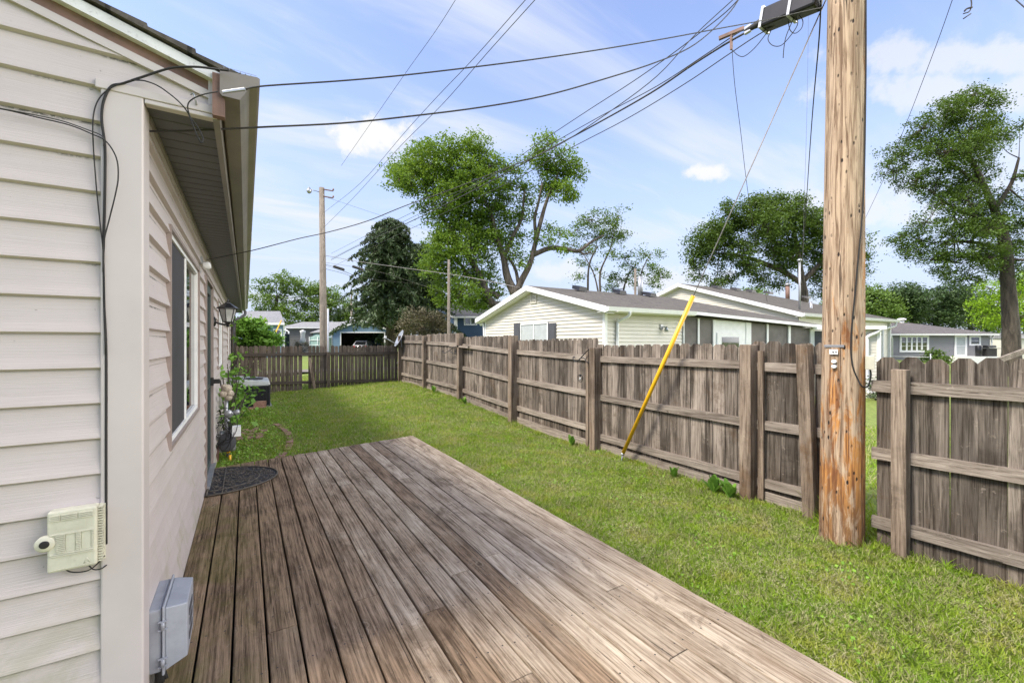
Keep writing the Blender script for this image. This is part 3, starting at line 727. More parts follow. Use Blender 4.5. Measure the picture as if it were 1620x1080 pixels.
# ---- door mat
mt = thing('door_mat', 'black rubber half-round scroll-pattern doormat at the back door', 'doormat', (-.1, 5.3, ZD))
zc = ZD+.004; yc, hy_, ex = 5.30, .49, .60; xw = WX+.035
def matp(t, s=1.0): return (xw+ex*s*math.sin(t), yc-hy_*s*math.cos(t))
ring = [matp(math.pi*i/40) for i in range(41)]
b = MB()
b.prism([(x, y, zc) for x, y in ring], (0, 0, .004)); b.build('mat_base', M['black'], mt)
matr = plain('worn_rubber', (.085, .072, .058), .75, var=.3, sc=30)
b = MB()
b.tube([(x, y, zc+.008) for x, y in ring]+[(*ring[0], zc+.008)], .008, 6)
r2 = [matp(math.pi*i/30, .72) for i in range(31)]; b.tube([(x, y, zc+.007) for x, y in r2], .006, 6)
b.tube([(xw+.12, yc-hy_*.97, zc+.007), (xw+.12, yc+hy_*.97, zc+.007)], .006, 6)
rs = random.Random(3)
for i in range(330):
    t = rs.random()*math.pi; s = math.sqrt(rs.random())*.95; x, y = matp(t, s); a = rs.random()*6.28; rad = rs.uniform(.012, .028)
    pts = [(x+rad*math.cos(a+u*3.6)*(.45+.55*u), y+rad*math.sin(a+u*3.6)*(.45+.55*u)*1.2, zc+.006) for u in (0, .25, .5, .75, 1)]
    if all(((px_-xw)/ex)**2+((py_-yc)/hy_)**2 < .97 and px_ > xw for px_, py_, _ in pts): b.tube(pts, .0042, 5)
b.build('scroll_relief', matr, mt)

# ================================================================== FENCES
def picket_bay(name, parent, A, B, zt, pit, gap, mat, zb=.04, wob=.012, missing=(), thick=.018, short={}, ear=.03, lean=.006, prt=True):
    """pickets standing from plan point A to B; zt = heights of the tops at A and B"""
    A, B = Vector((A[0], A[1], 0)), Vector((B[0], B[1], 0)); Lh = (B-A).length; u = (B-A)/Lh; nrm = Vector((-u.y, u.x, 0))
    n = max(1, round(Lh/pit)); pit = Lh/n; b = MB()
    for k in range(n):
        if k in missing: continue
        w = pit-gap-random.uniform(0, gap*.6); c = (k+.5)*pit+random.uniform(-.002, .002)
        top = zt[0]+(zt[1]-zt[0])*(k+.5)/n+random.uniform(-wob, wob)
        if k in short: top = short[k]
        P = A+u*c; g = gz(P.x, P.y)+zb; ln = random.uniform(-lean, lean); e = min(ear, w*.3)+random.uniform(-.004, .004)
        jut = random.uniform(-.003, .003)
        prof = [(-w/2, g), (w/2, g), (w/2+ln, top-e*1.1), (w/2-e+ln, top), (-w/2+e+ln, top), (-w/2+ln, top-e*1.1)]
        b.prism([P+u*s+nrm*(jut-thick/2)+Vector((0, 0, z)) for s, z in prof], nrm*thick)
    return b.build(name, mat, parent)
FX = 4.46
# long side fence
sf = thing('privacy_fence', 'long weathered picket fence stepping along the right side of the lawn', 'fence', (FX, 8, .1))
posts = [onX(px, 600, FX-.06).y for px in (632, 671, 727, 811, 941, 1184)]
tops = [((530, 632), (530.5, 670)), ((529, 672), (527, 724)), ((533, 730), (530.5, 806)), ((537.5, 816), (535, 936)), ((545, 950), (543.5, 1170)), ((541, 1195), (541, 1300))]
ends = posts+[1.60]
for i, ((ta, pa), (tb_, pb)) in enumerate(tops):
    ya, yb = ends[i], ends[i+1]
    za_, zb_ = onX(pa, ta, FX).z, onX(pb, tb_, FX).z
    picket_bay('picket_panel', sf, (FX, ya), (FX, yb), (za_, zb_), .118 if i < 4 else .143, .005, M['fence'], zb=.05+random.uniform(-.02, .02))
    rl = [.30, .83, 1.37] if i < 4 else [.205, .785, 1.365]
    for h in rl:
        hz_ = h+(.06 if i == 0 else .03 if i == 1 else 0); g0, g1 = gz(FX, ya)*.75, gz(FX, yb)*.75
        j = random.uniform(-.012, .012)
        b = MB(); b.beam((FX-.030, ya-.04, hz_+g0+j), (FX-.030, yb+.04, hz_+g1-j), .038, .088, rnd=random.random()); b.build('rail', M['fencer'], sf)
    # kick board along the ground
    b = MB(); b.beam((FX-.03, ya-.06, .045+gz(FX, ya)), (FX-.03, yb+.06, .045+gz(FX, yb)), .02, .13, rnd=random.random()); b.build('kick_board', M['fencer'], sf)
for i, (px, w, tp, bt) in enumerate(((632, .09, 531, 606), (671, .09, 531, 616), (727, .10, 527, 630), (811, .12, 531, 667), (941, .11, 550, 712), (1184, .115, 545, 788))):
    q = onX(px, tp, FX-.10); b = MB(); b.box((FX-.05-w, q.y-w/2, gz(q.x, q.y)-.1), (FX-.012, q.y+w/2, q.z), rnd=.15+.14*i); b.build('post', M['post'], sf, bevel=.004)
q = onX(929, 552, FX-.08); b = MB(); b.box((FX-.085, q.y-.03, .05), (FX-.049, q.y+.03, q.z)); b.build('post_board', M['post'], sf)
q = onX(1203, 555, FX-.08); b = MB(); b.box((FX-.075, q.y-.025, .05), (FX-.049, q.y+.03, q.z)); b.build('post_board', M['post'], sf)
b = MB(); q0 = onX(715, 546.5, FX-.07); q1 = onX(741, 549, FX-.13); b.beam((FX-.125, q0.y, q0.z), (FX-.125, q1.y, q1.z), .05, .045); b.build('rail', M['fencer'], sf)
# leaning big post in front of the fence by the pole
lp = thing('leaning_post', 'tall square brown post leaning in front of the fence beside the utility pole', 'post', tuple(onZ(1284, 824, 0)))
base = onZ(1284, 824, 0); tpp = onX(1276, 545, base.x-.02)
b = MB(); b.beam(base+Vector((0, 0, -.1)), (base.x-.03, base.y+.05, 1.60), .10, .10, up=(1, 0, 0)); b.build('post', M['post'], lp, bevel=.004)
# near right fence
nf = thing('broad_board_fence', 'near fence panel of broad grey pickets right of the utility pole', 'fence', (4.2, 0, 0))
A0, A1 = (4.26, 1.37), (4.46, -2.6)
picket_bay('picket_panel', nf, A0, A1, (1.50, 1.53), .139, .0018, M['fence'], zb=.02, ear=.04, lean=.004, wob=.009)
ux = (A1[0]-A0[0])/(A1[1]-A0[1])
for h in (.205, .745, 1.275):
    b = MB(); b.beam((A0[0]-.032, A0[1]+.02, h), (A1[0]-.032, A1[1], h+.02), .038, .088); b.build('rail', M['fencer'], nf)
for (y, top) in ((1.20, 1.415), (-1.2, 1.42)):
    x = A0[0]+ux*(y-A0[1])-.052; b = MB(); b.box((x-.09, y-.045, -.1), (x, y+.045, top)); b.build('post', M['post'], nf, bevel=.004)
ra_, rb_ = atd(1560, 577, 8.5), atd(1660, 541, 8.5); b = MB(); b.beam(ra_, rb_, .04, .10); b.beam((rb_.x, rb_.y, -.2), rb_, .09, .09, up=(0, 1, 0)); b.beam((ra_.x, ra_.y, -.2), ra_, .09, .09, up=(0, 1, 0))
o = b.build('brace_rail', M['fencer']); tag(o, 'sloping wooden rail on posts rising behind the near fence panel', 'rail')
# back fence
BY = 14.35
bf = thing('back_fence', 'dark grey picket fence with gaps crossing the far end of the lawn', 'fence', (2, BY, .1))
def backx(px): return onY(px, 600, BY).x
tz = onY(560, 546.5, BY).z
picket_bay('picket_panel', bf, (-.62, BY), (backx(478), BY), (tz, tz), .115, .008, M['fenced'], zb=.03, wob=.012, ear=.028)
picket_bay('picket_panel', bf, (backx(487.5), BY), (backx(517), BY), (tz, tz), .115, .008, M['fenced'], zb=.03, ear=.028)
picket_bay('picket_panel', bf, (backx(523), BY), (4.36, BY), (tz, tz), .115, .010, M['fenced'], zb=.03, ear=.028)
for py in (560, 603.5):
    b = MB(); zl = onY(450, py+.5, BY-.04).z; zr_ = onY(600, py-1.5, BY-.04).z
    b.beam((-.62, BY-.032, zl), (4.38, BY-.032, zr_), .038, .088); b.build('rail', M['fencex'], bf)
q = onY(520, 566, BY-.1); b = MB(); b.box((q.x-.045, BY-.135, 0), (q.x+.045, BY-.052, 1.32)); b.build('post', M['fenced'], bf)
b = MB(); b.beam((.6, BY-.08, .11), (2.4, BY-.08, .15), .03, .06); b.build('kick_board', M['fencer'], bf)
o = MB(); a, c = onY(490, 566, BY-.09), onY(498, 618, BY-.16)
lb = o.prism([a+Vector((-.045, 0, 0)), a+Vector((.04, 0, 0)), c+Vector((.045, 0, 0)), c+Vector((-.04, 0, 0))], (0, .02, 0)).build('loose_board', M['post']); tag(lb, 'narrow loose board propped aslant against the back fence', 'board')

# ================================================================== NEAR UTILITY POLE
PB = onZ(1331, 857, 0); PX, PY = PB.x, PB.y
def pole_at(z): return Vector((PX+.010*z, PY-.004*z, z))
up = thing('utility_pole', 'thick weathered utility pole with orange stains standing in the fence gap', 'utility pole', (PX, PY, 0))
seg = 40; zs_ = list(np.arange(-.2, 9.6, .14)); vs = []
for z in zs_:
    c = pole_at(z); r = .150-.0058*max(z, 0)
    if z > 9: r = .095
    for k in range(seg):
        a = 2*math.pi*k/seg
        rr_ = r*(1+.012*math.sin(3*a+z*.7)+.008*math.sin(7*a-z*1.9)+.006*random.uniform(-1, 1))
        vs.append((c.x+rr_*math.cos(a), c.y+rr_*math.sin(a), z))
n = len(zs_); b = MB()
b.add(vs, [(i*seg+k, i*seg+(k+1) % seg, (i+1)*seg+(k+1) % seg, (i+1)*seg+k) for i in range(n-1) for k in range(seg)]+[tuple(range((n-1)*seg, n*seg))], .5, True)
b.build('pole_shaft', M['pole'], up)
tocam = Vector((-PX, -PY, 0)).normalized(); side = Vector((-tocam.y, tocam.x, 0))     # side: towards image right?
if side.dot(Vector((C_, -S_, 0))) < 0: side = -side
def onpole(px, py, lift=.004):
    z = CAMZ+(HY-py)*(3.42-.13)/FPX; c = pole_at(z); s = (px-(HX+FPX*((c.x*C_-c.y*S_)/(c.x*S_+c.y*C_))))*3.33/FPX
    r = .150-.0058*z+lift; s = max(-r*.95, min(r*.95, s)); return c+side*s+tocam*math.sqrt(max(0, r*r-s*s))
def plate(name, px0, px1, py0, py1, mat, th=.004, par=up):
    a, c = onpole(px0, (py0+py1)/2), onpole(px1, (py0+py1)/2); z0, z1 = onpole(px0, py1).z, onpole(px0, py0).z
    b = MB(); d = (c-a); d.z = 0; m = (a+c)/2; m.z = (z0+z1)/2; nn = Vector((d.y, -d.x, 0)).normalized()
    if nn.dot(tocam) < 0: nn = -nn
    m += nn*.012; b.beam(m-d/2, m+d/2, th, z1-z0); return b.build(name, mat, par, bevel=.001)
plate('tag_strip', 1310, 1336, 545.5, 549.5, M['galv'])
pl_ = plate('number_tag', 1317, 1328, 553, 561, M['white'])
for px in (1321, 1324.5): plate('tag_mark', px, px+1.8, 556, 558.6, M['charcoal'], .0065, up)
for py in (573, 581):
    q = onpole(1322, py, .012); b = MB(); b.lathe(q, [(.016, 0), (.018, .003), (.006, .005)], 14, tuple(tocam+Vector((0, 0, .5)))); b.build('washer', M['white'], up)
jb = thing('junction_box', 'small cream junction box on the right side of the utility pole', 'utility box', tuple(pole_at(1.5)+side*.16))
c = pole_at(1.50)+side*.165+tocam*.02; b = MB()
zt_, zb_ = CAMZ+(HY-562)*3.4/FPX, CAMZ+(HY-584)*3.4/FPX
b.beam(Vector((c.x, c.y, (zt_+zb_)/2))-side*.028, Vector((c.x, c.y, (zt_+zb_)/2))+side*.030, .05, zt_-zb_); b.build('cover', M['beigebox'], jb, bevel=.004)
def freecable(label, pts, r, mat='wire', name='pole_cable', cat='cable'):
    b = MB(); b.tube(spline(pts, 6), r, 6); o = b.build(name, M[mat]); tag(o, label, cat); return o
freecable('black cable running down the pole face to a loop under the cream box', [onpole(1366, -20), onpole(1364, 120), onpole(1360, 300, .005), onpole(1352, 420), onpole(1344, 530), onpole(1345, 575), onpole(1352, 600, .015), onpole(1358, 612, .03), pole_at(CAMZ-.34)+side*.16, pole_at(CAMZ-.26)+side*.175, pole_at(1.42)+side*.168], .0055, 'black')

# ---- guy wire with yellow guard
G0 = onX(980, 729, 4.27); T0 = onX(1097, 468, 4.22)
dirg = (T0-G0); 
gy = thing('guy_wire', 'steel guy wire in a long yellow plastic guard anchored in the lawn by the fence', 'guy wire', (G0.x, G0.y, 0))
t_pole = (PY-G0.y)/dirg.y
b = MB(); b.tube([G0+dirg*.05, G0+dirg*t_pole], .0055, 6); b.build('strand', M['wirel'], gy)
b = MB(); b.tube([G0+dirg*.062, G0+dirg*1.0], .024, 14); b.build('yellow_guard', M['yellow'], gy)
b = MB(); b.tube([(G0.x, G0.y, -.1), G0+dirg*.062], .010, 8); b.lathe(G0+dirg*.05, [(.02, -.01), (.028, .0), (.02, .02)], 10, tuple(dirg.normalized())); b.build('anchor_rod', M['galv'], gy)

# ---- scroll hooks
def hook(name, label, px0, py0, px1, py1, X, withball):
    a, c = onX(px0, py0, X), onX(px1, py1, X); h = thing(name, label, 'plant hook', tuple(c))
    # a: free tip, c: top at the post
    dY, dZ = a.y-c.y, a.z-c.z
    P = lambda u, v: Vector((X, c.y+dY*u, c.z+dZ*v)); b = MB()
    b.tube(spline([P(0, -.05), P(.12, .0), P(.3, .25), P(.6, .75), P(.8, 1.0), P(.95, .92), P(1.02, .75), P(.95, .64), P(.9, .72)], 5), .0075, 6)
    b.tube(spline([P(.05, 1.0), P(.0, .85), P(.12, .78), P(.14, .95), P(.05, 1.05), P(.25, 1.0), P(.4, .72), P(.6, .74), P(.68, .9)], 5), .0065, 6)
    b.tube(spline([P(0, -.05), P(.12, .2), P(.05, .3), P(0, .2)], 5), .0045, 6)
    b.box((X-.004, c.y-.006+.0, c.z+dZ*1.3), (X+.004, c.y+.006, c.z-dZ*.1))
    b.build('scroll_bracket', M['iron'], h)
    return P
P = hook('scroll_hook', 'black scroll plant hook with a hanging ornament on the fence', 907, 571, 936, 552, FX-.13, 1)
hook('scroll_hook', 'black scroll plant hook without ornament on the farther fence post', 700, 558, 722, 549, FX-.15, 0)
q = onX(918, 598, FX-.13)
hg = thing('hanging_ornament', 'small ring-shaped hanging ornament with a clear bell on the scroll hook', 'ornament', (q.x, q.y, q.z))
b = MB(); b.tube([P(.62, .75), (q.x, q.y, q.z+.06)], .002, 5); b.build('chain', M['iron'], hg)
b = MB(); b.tube([(q.x, q.y+.055*math.cos(a), q.z+.055*math.sin(a)) for a in [i*math.pi/12 for i in range(25)]], .005, 6)
b.lathe((q.x, q.y, q.z+.03), [(.03, .02), (.028, .015), (.008, -.005)], 10); b.build('ring', M['iron'], hg)
b = MB(); b.lathe((q.x, q.y, q.z-.02), [(.006, .04), (.014, .02), (.02, 0), (.012, -.012)], 10); b.build('bell', M['lampglass'], hg)
# ================================================================== YARD OBJECTS
ax0, ax1, ay0, ay1 = -.31, .47, 11.5, 12.28; ag = gz(.1, 11.6)
ac = thing('air_conditioner', 'dark louvred air conditioner with a grey lid by the end of the house', 'air conditioner', (.08, 11.9, ag))
b = MB(); b.box((ax0, ay0, ag+.07), (ax1, ay1, ag+.52)); b.build('coil_core', M['dark'], ac)
b = MB()
for k in range(22):
    z = ag+.08+k*.0205; b.box((ax0-.008, ay0-.008, z), (ax1+.008, ay0-.0005, z+.007)); b.box((ax1+.0005, ay0-.008, z), (ax1+.008, ay1, z+.007))
for k in range(13):
    x = ax0+(ax1-ax0)*k/12; b.box((x-.004, ay0-.014, ag+.06), (x+.004, ay0-.0085, ag+.53))
for x in (ax0, ax1): b.box((x-.016, ay0-.016, ag+.04), (x+.016, ay0+.016, ag+.54))
b.build('louvres', M['acdark'], ac)
b = MB(); b.hexa([(ax0-.02, ay0-.02, ag+.52), (ax1+.02, ay0-.02, ag+.52), (ax1+.02, ay1+.02, ag+.52), (ax0-.02, ay1+.02, ag+.52),
        (ax0+.02, ay0+.02, ag+.70), (ax1-.0, ay0+.02, ag+.62), (ax1-.0, ay1-.02, ag+.66), (ax0+.02, ay1-.02, ag+.74)]); b.build('lid', M['acmetal'], ac, bevel=.03)
b = MB(); b.lathe(((ax0+ax1)/2, (ay0+ay1)/2, ag+.655), [(.27, 0), (.28, .025), (.25, .03), (.05, .04)], 20); b.build('fan_grille', M['acdark'], ac)
b = MB(); b.box((ax0-.05, ay0-.05, ag-.05), (ax1+.05, ay1+.05, ag+.055)); b.build('pad', M['galv'], ac)
for i, (px, py, dx, lab) in enumerate(((420, 651, .0, 'flat red brick lying in the grass in front of the air conditioner'), (425, 642, .0, 'red brick standing on the flat one against the air conditioner'))):
    q = onZ(px, 655, ag); b = MB(); x = .06+.1*i
    b.box((x-.02, 11.22+.10*i, ag+(.0 if i == 0 else .0)), (x+.30-.06*i, 11.31+.10*i, ag+(.07 if i == 0 else .19))); tag(b.build('brick', M['brick'], bevel=.006), lab, 'brick')
# brick edging (curved) and loose pavers
ed = MB(); pts = spline([(.06, 6.15, 0), (.40, 6.75, 0), (.58, 7.5, 0), (.60, 8.3, 0), (.47, 9.2, 0)], 12)
for k in range(0, len(pts)-1, 2):
    if k in (6, 16, 30): continue
    p, q = pts[k], pts[min(k+2, len(pts)-1)]; z = gz(p.x, p.y)+.004+random.uniform(-.004, .008); p = Vector((p.x, p.y, z)); q = Vector((q.x, q.y, z)); d = (q-p)*.46
    m = (p+q)/2; ed.beam(m-d, m+d, .095, .05)
o = ed.build('brick_edging', M['brick']); tag(o, 'curved row of sunken bricks in the lawn beyond the deck', 'edging')
ed = MB()
for k, (x, y) in enumerate(((-.08, 8.45), (.06, 8.5), (.2, 8.42), (-.05, 8.7), (.1, 8.75), (.0, 8.95), (.16, 8.98), (.28, 8.68), (-.1, 8.2), (.05, 8.22), (.19, 8.18))):
    z = gz(x, y)+.012; ed.beam((x-.055, y, z), (x+.055, y+.02*random.uniform(-1, 1), z), .19, .03)
o = ed.build('brick_paving', M['brick']); tag(o, 'patch of brick paving half buried in grass behind the gas meter', 'paving')

# gas meter
gx, gy_ = -.215, 6.9; gg = gz(gx, gy_)
gm = thing('gas_meter', 'grey gas meter with pipes and tangled wires on the wall past the deck', 'gas meter', (gx, gy_, gg))
def gp_(px, py): return onY(px, py, gy_)
b = MB(); m = [gp_(345, 716), gp_(376, 681)]
b.box((m[0].x, gy_-.02, m[0].z), (m[1].x-.02, gy_+.14, m[1].z)); b.build('meter_body', M['galv'], gm, bevel=.03)
b = MB(); b.lathe((m[0].x*.5+m[1].x*.5-.01, gy_-.02, (m[0].z+m[1].z)/2), [(.105, 0), (.105, .012), (.09, .022)], 20, (0, -1, 0), flat=1.25)
b.build('meter_plate', M['charcoal'], gm)
b = MB(); a = gp_(367, 690); c = gp_(379, 673); b.box((a.x, gy_-.06, a.z), (c.x+.015, gy_+.06, c.z)); b.build('index_window', M['white'], gm, bevel=.006)
b = MB()
b.tube([gp_(358, 628), gp_(358, 665), gp_(360, 690), gp_(361, 722)], .022, 10)
b.tube([gp_(357, 655)+Vector((0, 0, 0)), gp_(376, 652)], .026, 10); b.lathe(gp_(362, 654), [(.05, -.03), (.055, 0), (.05, .03)], 14, (.3, -1, 0)); b.lathe(gp_(374, 652), [(.02, -.03), (.035, -.02), (.035, .03), (.02, .04)], 12, (1, 0, .1))
for py in (665, 692, 705): b.lathe(gp_(360, py), [(.028, -.012), (.032, 0), (.028, .012)], 8)
b.build('riser_pipe', M['galv'], gm)
b = MB(); b.tube([gp_(347, 704), gp_(344, 715), gp_(343, 735)], .020, 8); b.build('rusty_pipe', M['rust'], gm)
b = MB(); b.tube([gp_(362, 719)+Vector((.015, -.02, 0)), gp_(361, 739)+Vector((.015, -.02, -.02))], .016, 8); b.build('yellow_pipe', M['yellow'], gm)
b = MB(); b.tube([gp_(361, 712), gp_(361, 716)], .024, 8); b.tube([gp_(359, 708), gp_(359, 704)], .024, 8); b.build('yellow_band', M['yellow'], gm)
rs = random.Random(11); b = MB()
for k in range(9):
    cx, cy = rs.uniform(343, 362), rs.uniform(668, 695); pts = []
    w, h = rs.uniform(6, 20), rs.uniform(10, 26); ph = rs.uniform(0, 6)
    for t in range(9): pts.append(gp_(cx+w*math.cos(ph+t*.75), cy+h*math.sin(ph+t*.75))+Vector((0, rs.uniform(-.09, -.04), 0)))
    b.tube(spline(pts, 3), .004, 5)
b.build('tangled_wire', M['black'], gm)
b = MB()
for px, py, r in ((354, 622, .05), (360, 614, .055), (364, 622, .05), (356, 612, .045), (362, 628, .045)): b.lathe(gp_(px, py)+Vector((0, -.03, 0)), [(r*.3, -r), (r*.8, -r*.6), (r, 0), (r*.8, r*.6), (r*.3, r)], 10)
fl = b.build('foam_wrap', plain('tan_foam', (.42, .36, .28), .9, var=.4, sc=30, dirt=.5, bmp=.6)); tag(fl, 'tan foam wrap lump on top of the gas riser pipe', 'insulation')

# satellite dish on the fence corner
dq = onY(633, 536, BY-.25)
sd = thing('satellite_dish', 'grey satellite dish with arm mounted at the far fence corner', 'satellite dish', tuple(dq))
ax_ = Vector((-.88, .06, .42)).normalized(); b = MB(); pr = []
for i in range(9):
    r = .30*i/8+.001; pr.append((r, r*r*.55))
b.lathe(dq, pr+[(r_, h_-.008) for r_, h_ in pr[::-1]], 28, tuple(ax_)); b.build('reflector', M['galv'], sd)
e = onY(609, 534, BY-.5); b = MB(); b.tube([dq-ax_*.02+Vector((0, 0, -.25)), e], .013, 6); b.build('arm', M['galv'], sd)
b = MB(); b.beam(e+Vector((0, 0, -.02)), e+Vector((.02, 0, .06)), .06, .06); b.build('receiver', M['whitedirty'], sd)
b = MB(); m1 = onY(636, 552, BY-.2); m2 = onY(632, 572, BY-.12); b.tube([dq-ax_*.03, m1, m2], .024, 8); b.beam(m2+Vector((-.08, 0, -.05)), m2+Vector((.1, 0, .05)), .05, .05); b.build('mount', M['galv'], sd)

# ================================================================== LEAVES
def leafmesh(C, size, normals=None, flat=.5, droop=0.0, aspect=.6):
    """one bent leaf (two triangles folded) per centre"""
    n = len(C); a = rng.normal(size=(n, 3)); a /= np.linalg.norm(a, axis=1)[:, None]
    nr = rng.normal(size=(n, 3)); nr[:, 2] = np.abs(nr[:, 2])*(1+flat)+flat*.5
    nr /= np.linalg.norm(nr, axis=1)[:, None]
    t = a-nr*np.sum(a*nr, axis=1)[:, None]; t /= np.linalg.norm(t, axis=1)[:, None]; t[:, 2] -= droop
    s = np.cross(nr, t); sz = (size*rng.uniform(.6, 1.3, n))[:, None]
    V = np.stack([C-t*sz*.5, C+s*sz*aspect*.5+nr*sz*.08, C+t*sz*.55, C-s*sz*aspect*.5+nr*sz*.08], 1).reshape(-1, 3)
    F = np.arange(4*n).reshape(n, 4); return V, F
def clumps(cent, rad, n_cl, per, csz, shell=.55, squash=(1, 1, .85)):
    """n_cl clumps inside an ellipsoid, per leaves each"""
    d = rng.normal(size=(n_cl, 3)); d /= np.linalg.norm(d, axis=1)[:, None]
    r = rng.uniform(shell**3, 1, n_cl)**(1/3); cc = np.array(cent)+d*r[:, None]*rad*np.array(squash)
    k = rng.integers(int(per*.5), int(per*1.5)+1, n_cl); idx = np.repeat(np.arange(n_cl), k)
    P = cc[idx]+rng.normal(size=(len(idx), 3))*csz*np.array([1, 1, .6]); tone = np.repeat(rng.uniform(0, .5, n_cl), k)
    return cc, P, tone
def tree(name, label, d, trunk, blobs, leaf, lsz, dens=1.0, bark='bark', group=None, limbs=(), depth=.95, cat='tree', shell=.35, per=34, csz=.28, zbase=None, twigs=True, grow=1.14):
    """trunk: [(px,py,width_px)...] bottom to top; blobs (px,py,r_px) ; all at depth d"""
    k = d/FPX
    tp = [atd(px, py, d) for px, py, w in trunk]; tp0 = tp[0].copy(); tp0.z = gz(tp0.x, tp0.y)-.2
    if tp0.z < tp[0].z-.3: tp = [tp0]+tp; ws = [trunk[0][2]*1.15]+[w for _, _, w in trunk]
    else: ws = [w for _, _, w in trunk]
    t = thing(name, label, cat, (tp0.x, tp0.y, tp0.z+.2), group)
    b = MB(); sp = spline(tp, 5); m = len(ws); rad = []
    for i in range(len(sp)):
        f = i/(len(sp)-1)*(m-1); j = min(int(f), m-2); rad.append((ws[j]+(ws[j+1]-ws[j])*(f-j))*k/2*(1+.06*random.uniform(-1, 1)))
    b.tube(sp, rad, 9); nodes = [(p, r) for p, r in zip(sp, rad)][len(sp)//4:]
    for lb in limbs:
        lp_ = [atd(px, py, d+(q[0] if q else 0)) for px, py, w, *q in lb]; s2 = spline(lp_, 5); mm = len(lb); r2 = []
        for i in range(len(s2)):
            f = i/(len(s2)-1)*(mm-1); j = min(int(f), mm-2); r2.append((lb[j][2]+(lb[j+1][2]-lb[j][2])*(f-j))*k/2)
        b.tube(s2, r2, 8); nodes += [(p, r) for p, r in zip(s2, r2)][2:]
    Ps, Ts = [], []
    fwd = Vector((S_, C_, 0))
    for bl in blobs:
        px, py, rp = bl[:3]; dd = bl[3] if len(bl) > 3 else random.uniform(-1, 1)*depth*rp*k*1.2
        c = atd(px, py, d)+fwd*dd; r = rp*k*grow
        ncl = max(3, int(dens*(rp**2)/19)); cc, P, T = clumps(c, r*1.04, ncl, int(per*2.0), csz*.95, shell)
        Ps.append(P); Ts.append(T)
        e_, P, T = clumps(c, r*1.32, max(2, int(ncl*.35)), int(per*.9), csz*.75, .78); Ps.append(P); Ts.append(T)
        nn = min(nodes, key=lambda q: (q[0]-c).length); mid = (nn[0]+c)/2+Vector((0, 0, -.12*(nn[0]-c).length))
        b.tube(spline([nn[0], mid, c], 4), [max(.012, min(nn[1]*.6, .10*r*.5)*(1-i/12)) for i in range(9)], 5)
        if twigs:
            for q in cc[:min(len(cc), 14)]:
                q = Vector(q); b.tube([c, (c+q)/2+Vector((0, 0, -.08*r)), q], [.03*r**.5, .02*r**.5, .008], 4, caps=False)
    b.build('trunk', M[bark], t)
    P = np.concatenate(Ps); T = np.concatenate(Ts); V, F = leafmesh(P, lsz*.74)
    np_mesh('crown', V, F, np.clip(T+rng.uniform(0, .5, len(T)), 0, 1), M[leaf], t)
    return t
def bushmesh(name, label, blobs, leaf, lsz, per=26, csz=.1, dens=1.0, cat='shrub', group=None, bark='barkd', stems=True):
    """blobs in world coordinates (x,y,z,r)"""
    x, y, z, r = blobs[0]; t = thing(name, label, cat, (x, y, gz(x, y)), group)
    Ps, Ts, b = [], [], MB()
    for bx, by, bz, br in blobs:
        ncl = max(3, int(dens*26*(br/.4)**1.6)); cc, P, T = clumps((bx, by, bz), br, ncl, per, csz, .3); Ps.append(P); Ts.append(T)
        for q in cc[:10]: b.tube(spline([(x+random.uniform(-.05, .05), y, gz(x, y)), ((x+q[0])/2, (y+q[1])/2, q[2]*.6), q], 3), .008, 4, caps=False)
    P = np.concatenate(Ps); T = np.concatenate(Ts)
    b.build('stem', M[bark], t); V, F = leafmesh(P, lsz)
    np_mesh('foliage', V, F, np.clip(T+rng.uniform(0, .5, len(T)), 0, 1), M[leaf], t); return t

# ================================================================== TREES
tree('maple_tree', 'large many-stemmed maple with bare lower limbs behind the cream house', 34,
     [(838, 500, 20), (818, 470, 16), (803, 440, 12), (796, 405, 10), (785, 372, 7), (777, 335, 4)],
     [(640, 262, 26), (665, 242, 24), (688, 258, 26), (712, 238, 18), (655, 290, 24), (632, 285, 16), (690, 295, 24), (745, 235, 18), (762, 236, 16), (752, 262, 24), (728, 280, 24), (775, 272, 22), (760, 300, 26), (715, 322, 26), (745, 335, 28), (790, 300, 20), (800, 325, 20), (780, 345, 26), (688, 336, 20),
      (700, 375, 20), (712, 405, 24), (690, 425, 20), (715, 440, 26), (742, 400, 24), (760, 425, 24), (735, 460, 24), (775, 455, 22), (770, 385, 24), (720, 350, 24), (745, 375, 24), (668, 262, 22), (715, 262, 22), (735, 310, 24), (700, 390, 22), (755, 345, 22), (808, 370, 20), (830, 345, 14), (700, 465, 18), (760, 478, 18), (725, 478, 16),
      (812, 265, 14), (826, 290, 14), (865, 238, 17), (890, 252, 20), (905, 272, 17), (880, 283, 22), (893, 305, 16), (862, 262, 17), (868, 300, 14), (848, 252, 12), (840, 312, 12), (846, 376, 9), (866, 382, 8), (885, 372, 9), (888, 392, 8), (870, 362, 7), (822, 415, 12), (808, 400, 12)],
     'maple', .27, dens=.9, limbs=[
        [(800, 490, 15), (777, 478, 12), (765, 450, 10), (751, 422, 9), (729, 387, 8), (700, 345, 5), (672, 300, 2.5)],
        [(806, 492, 14), (822, 450, 11), (838, 418, 9), (848, 380, 7), (856, 348, 7), (866, 315, 5), (885, 270, 3)],
        [(848, 378, 6), (846, 345, 5), (852, 320, 4), (858, 290, 3)],
        [(840, 405, 8), (868, 393, 8), (890, 393, 7), (915, 397, 6), (935, 383, 4), (955, 372, 2)],
        [(796, 410, 8), (812, 372, 6), (825, 345, 5), (830, 300, 3)],
        [(790, 470, 9), (765, 455, 8), (742, 435, 6), (715, 400, 4)],
        [(914, 396, 4), (925, 402, 3), (935, 398, 2)], [(820, 448, 6), (815, 425, 5), (803, 405, 4)]], csz=.34, per=30)
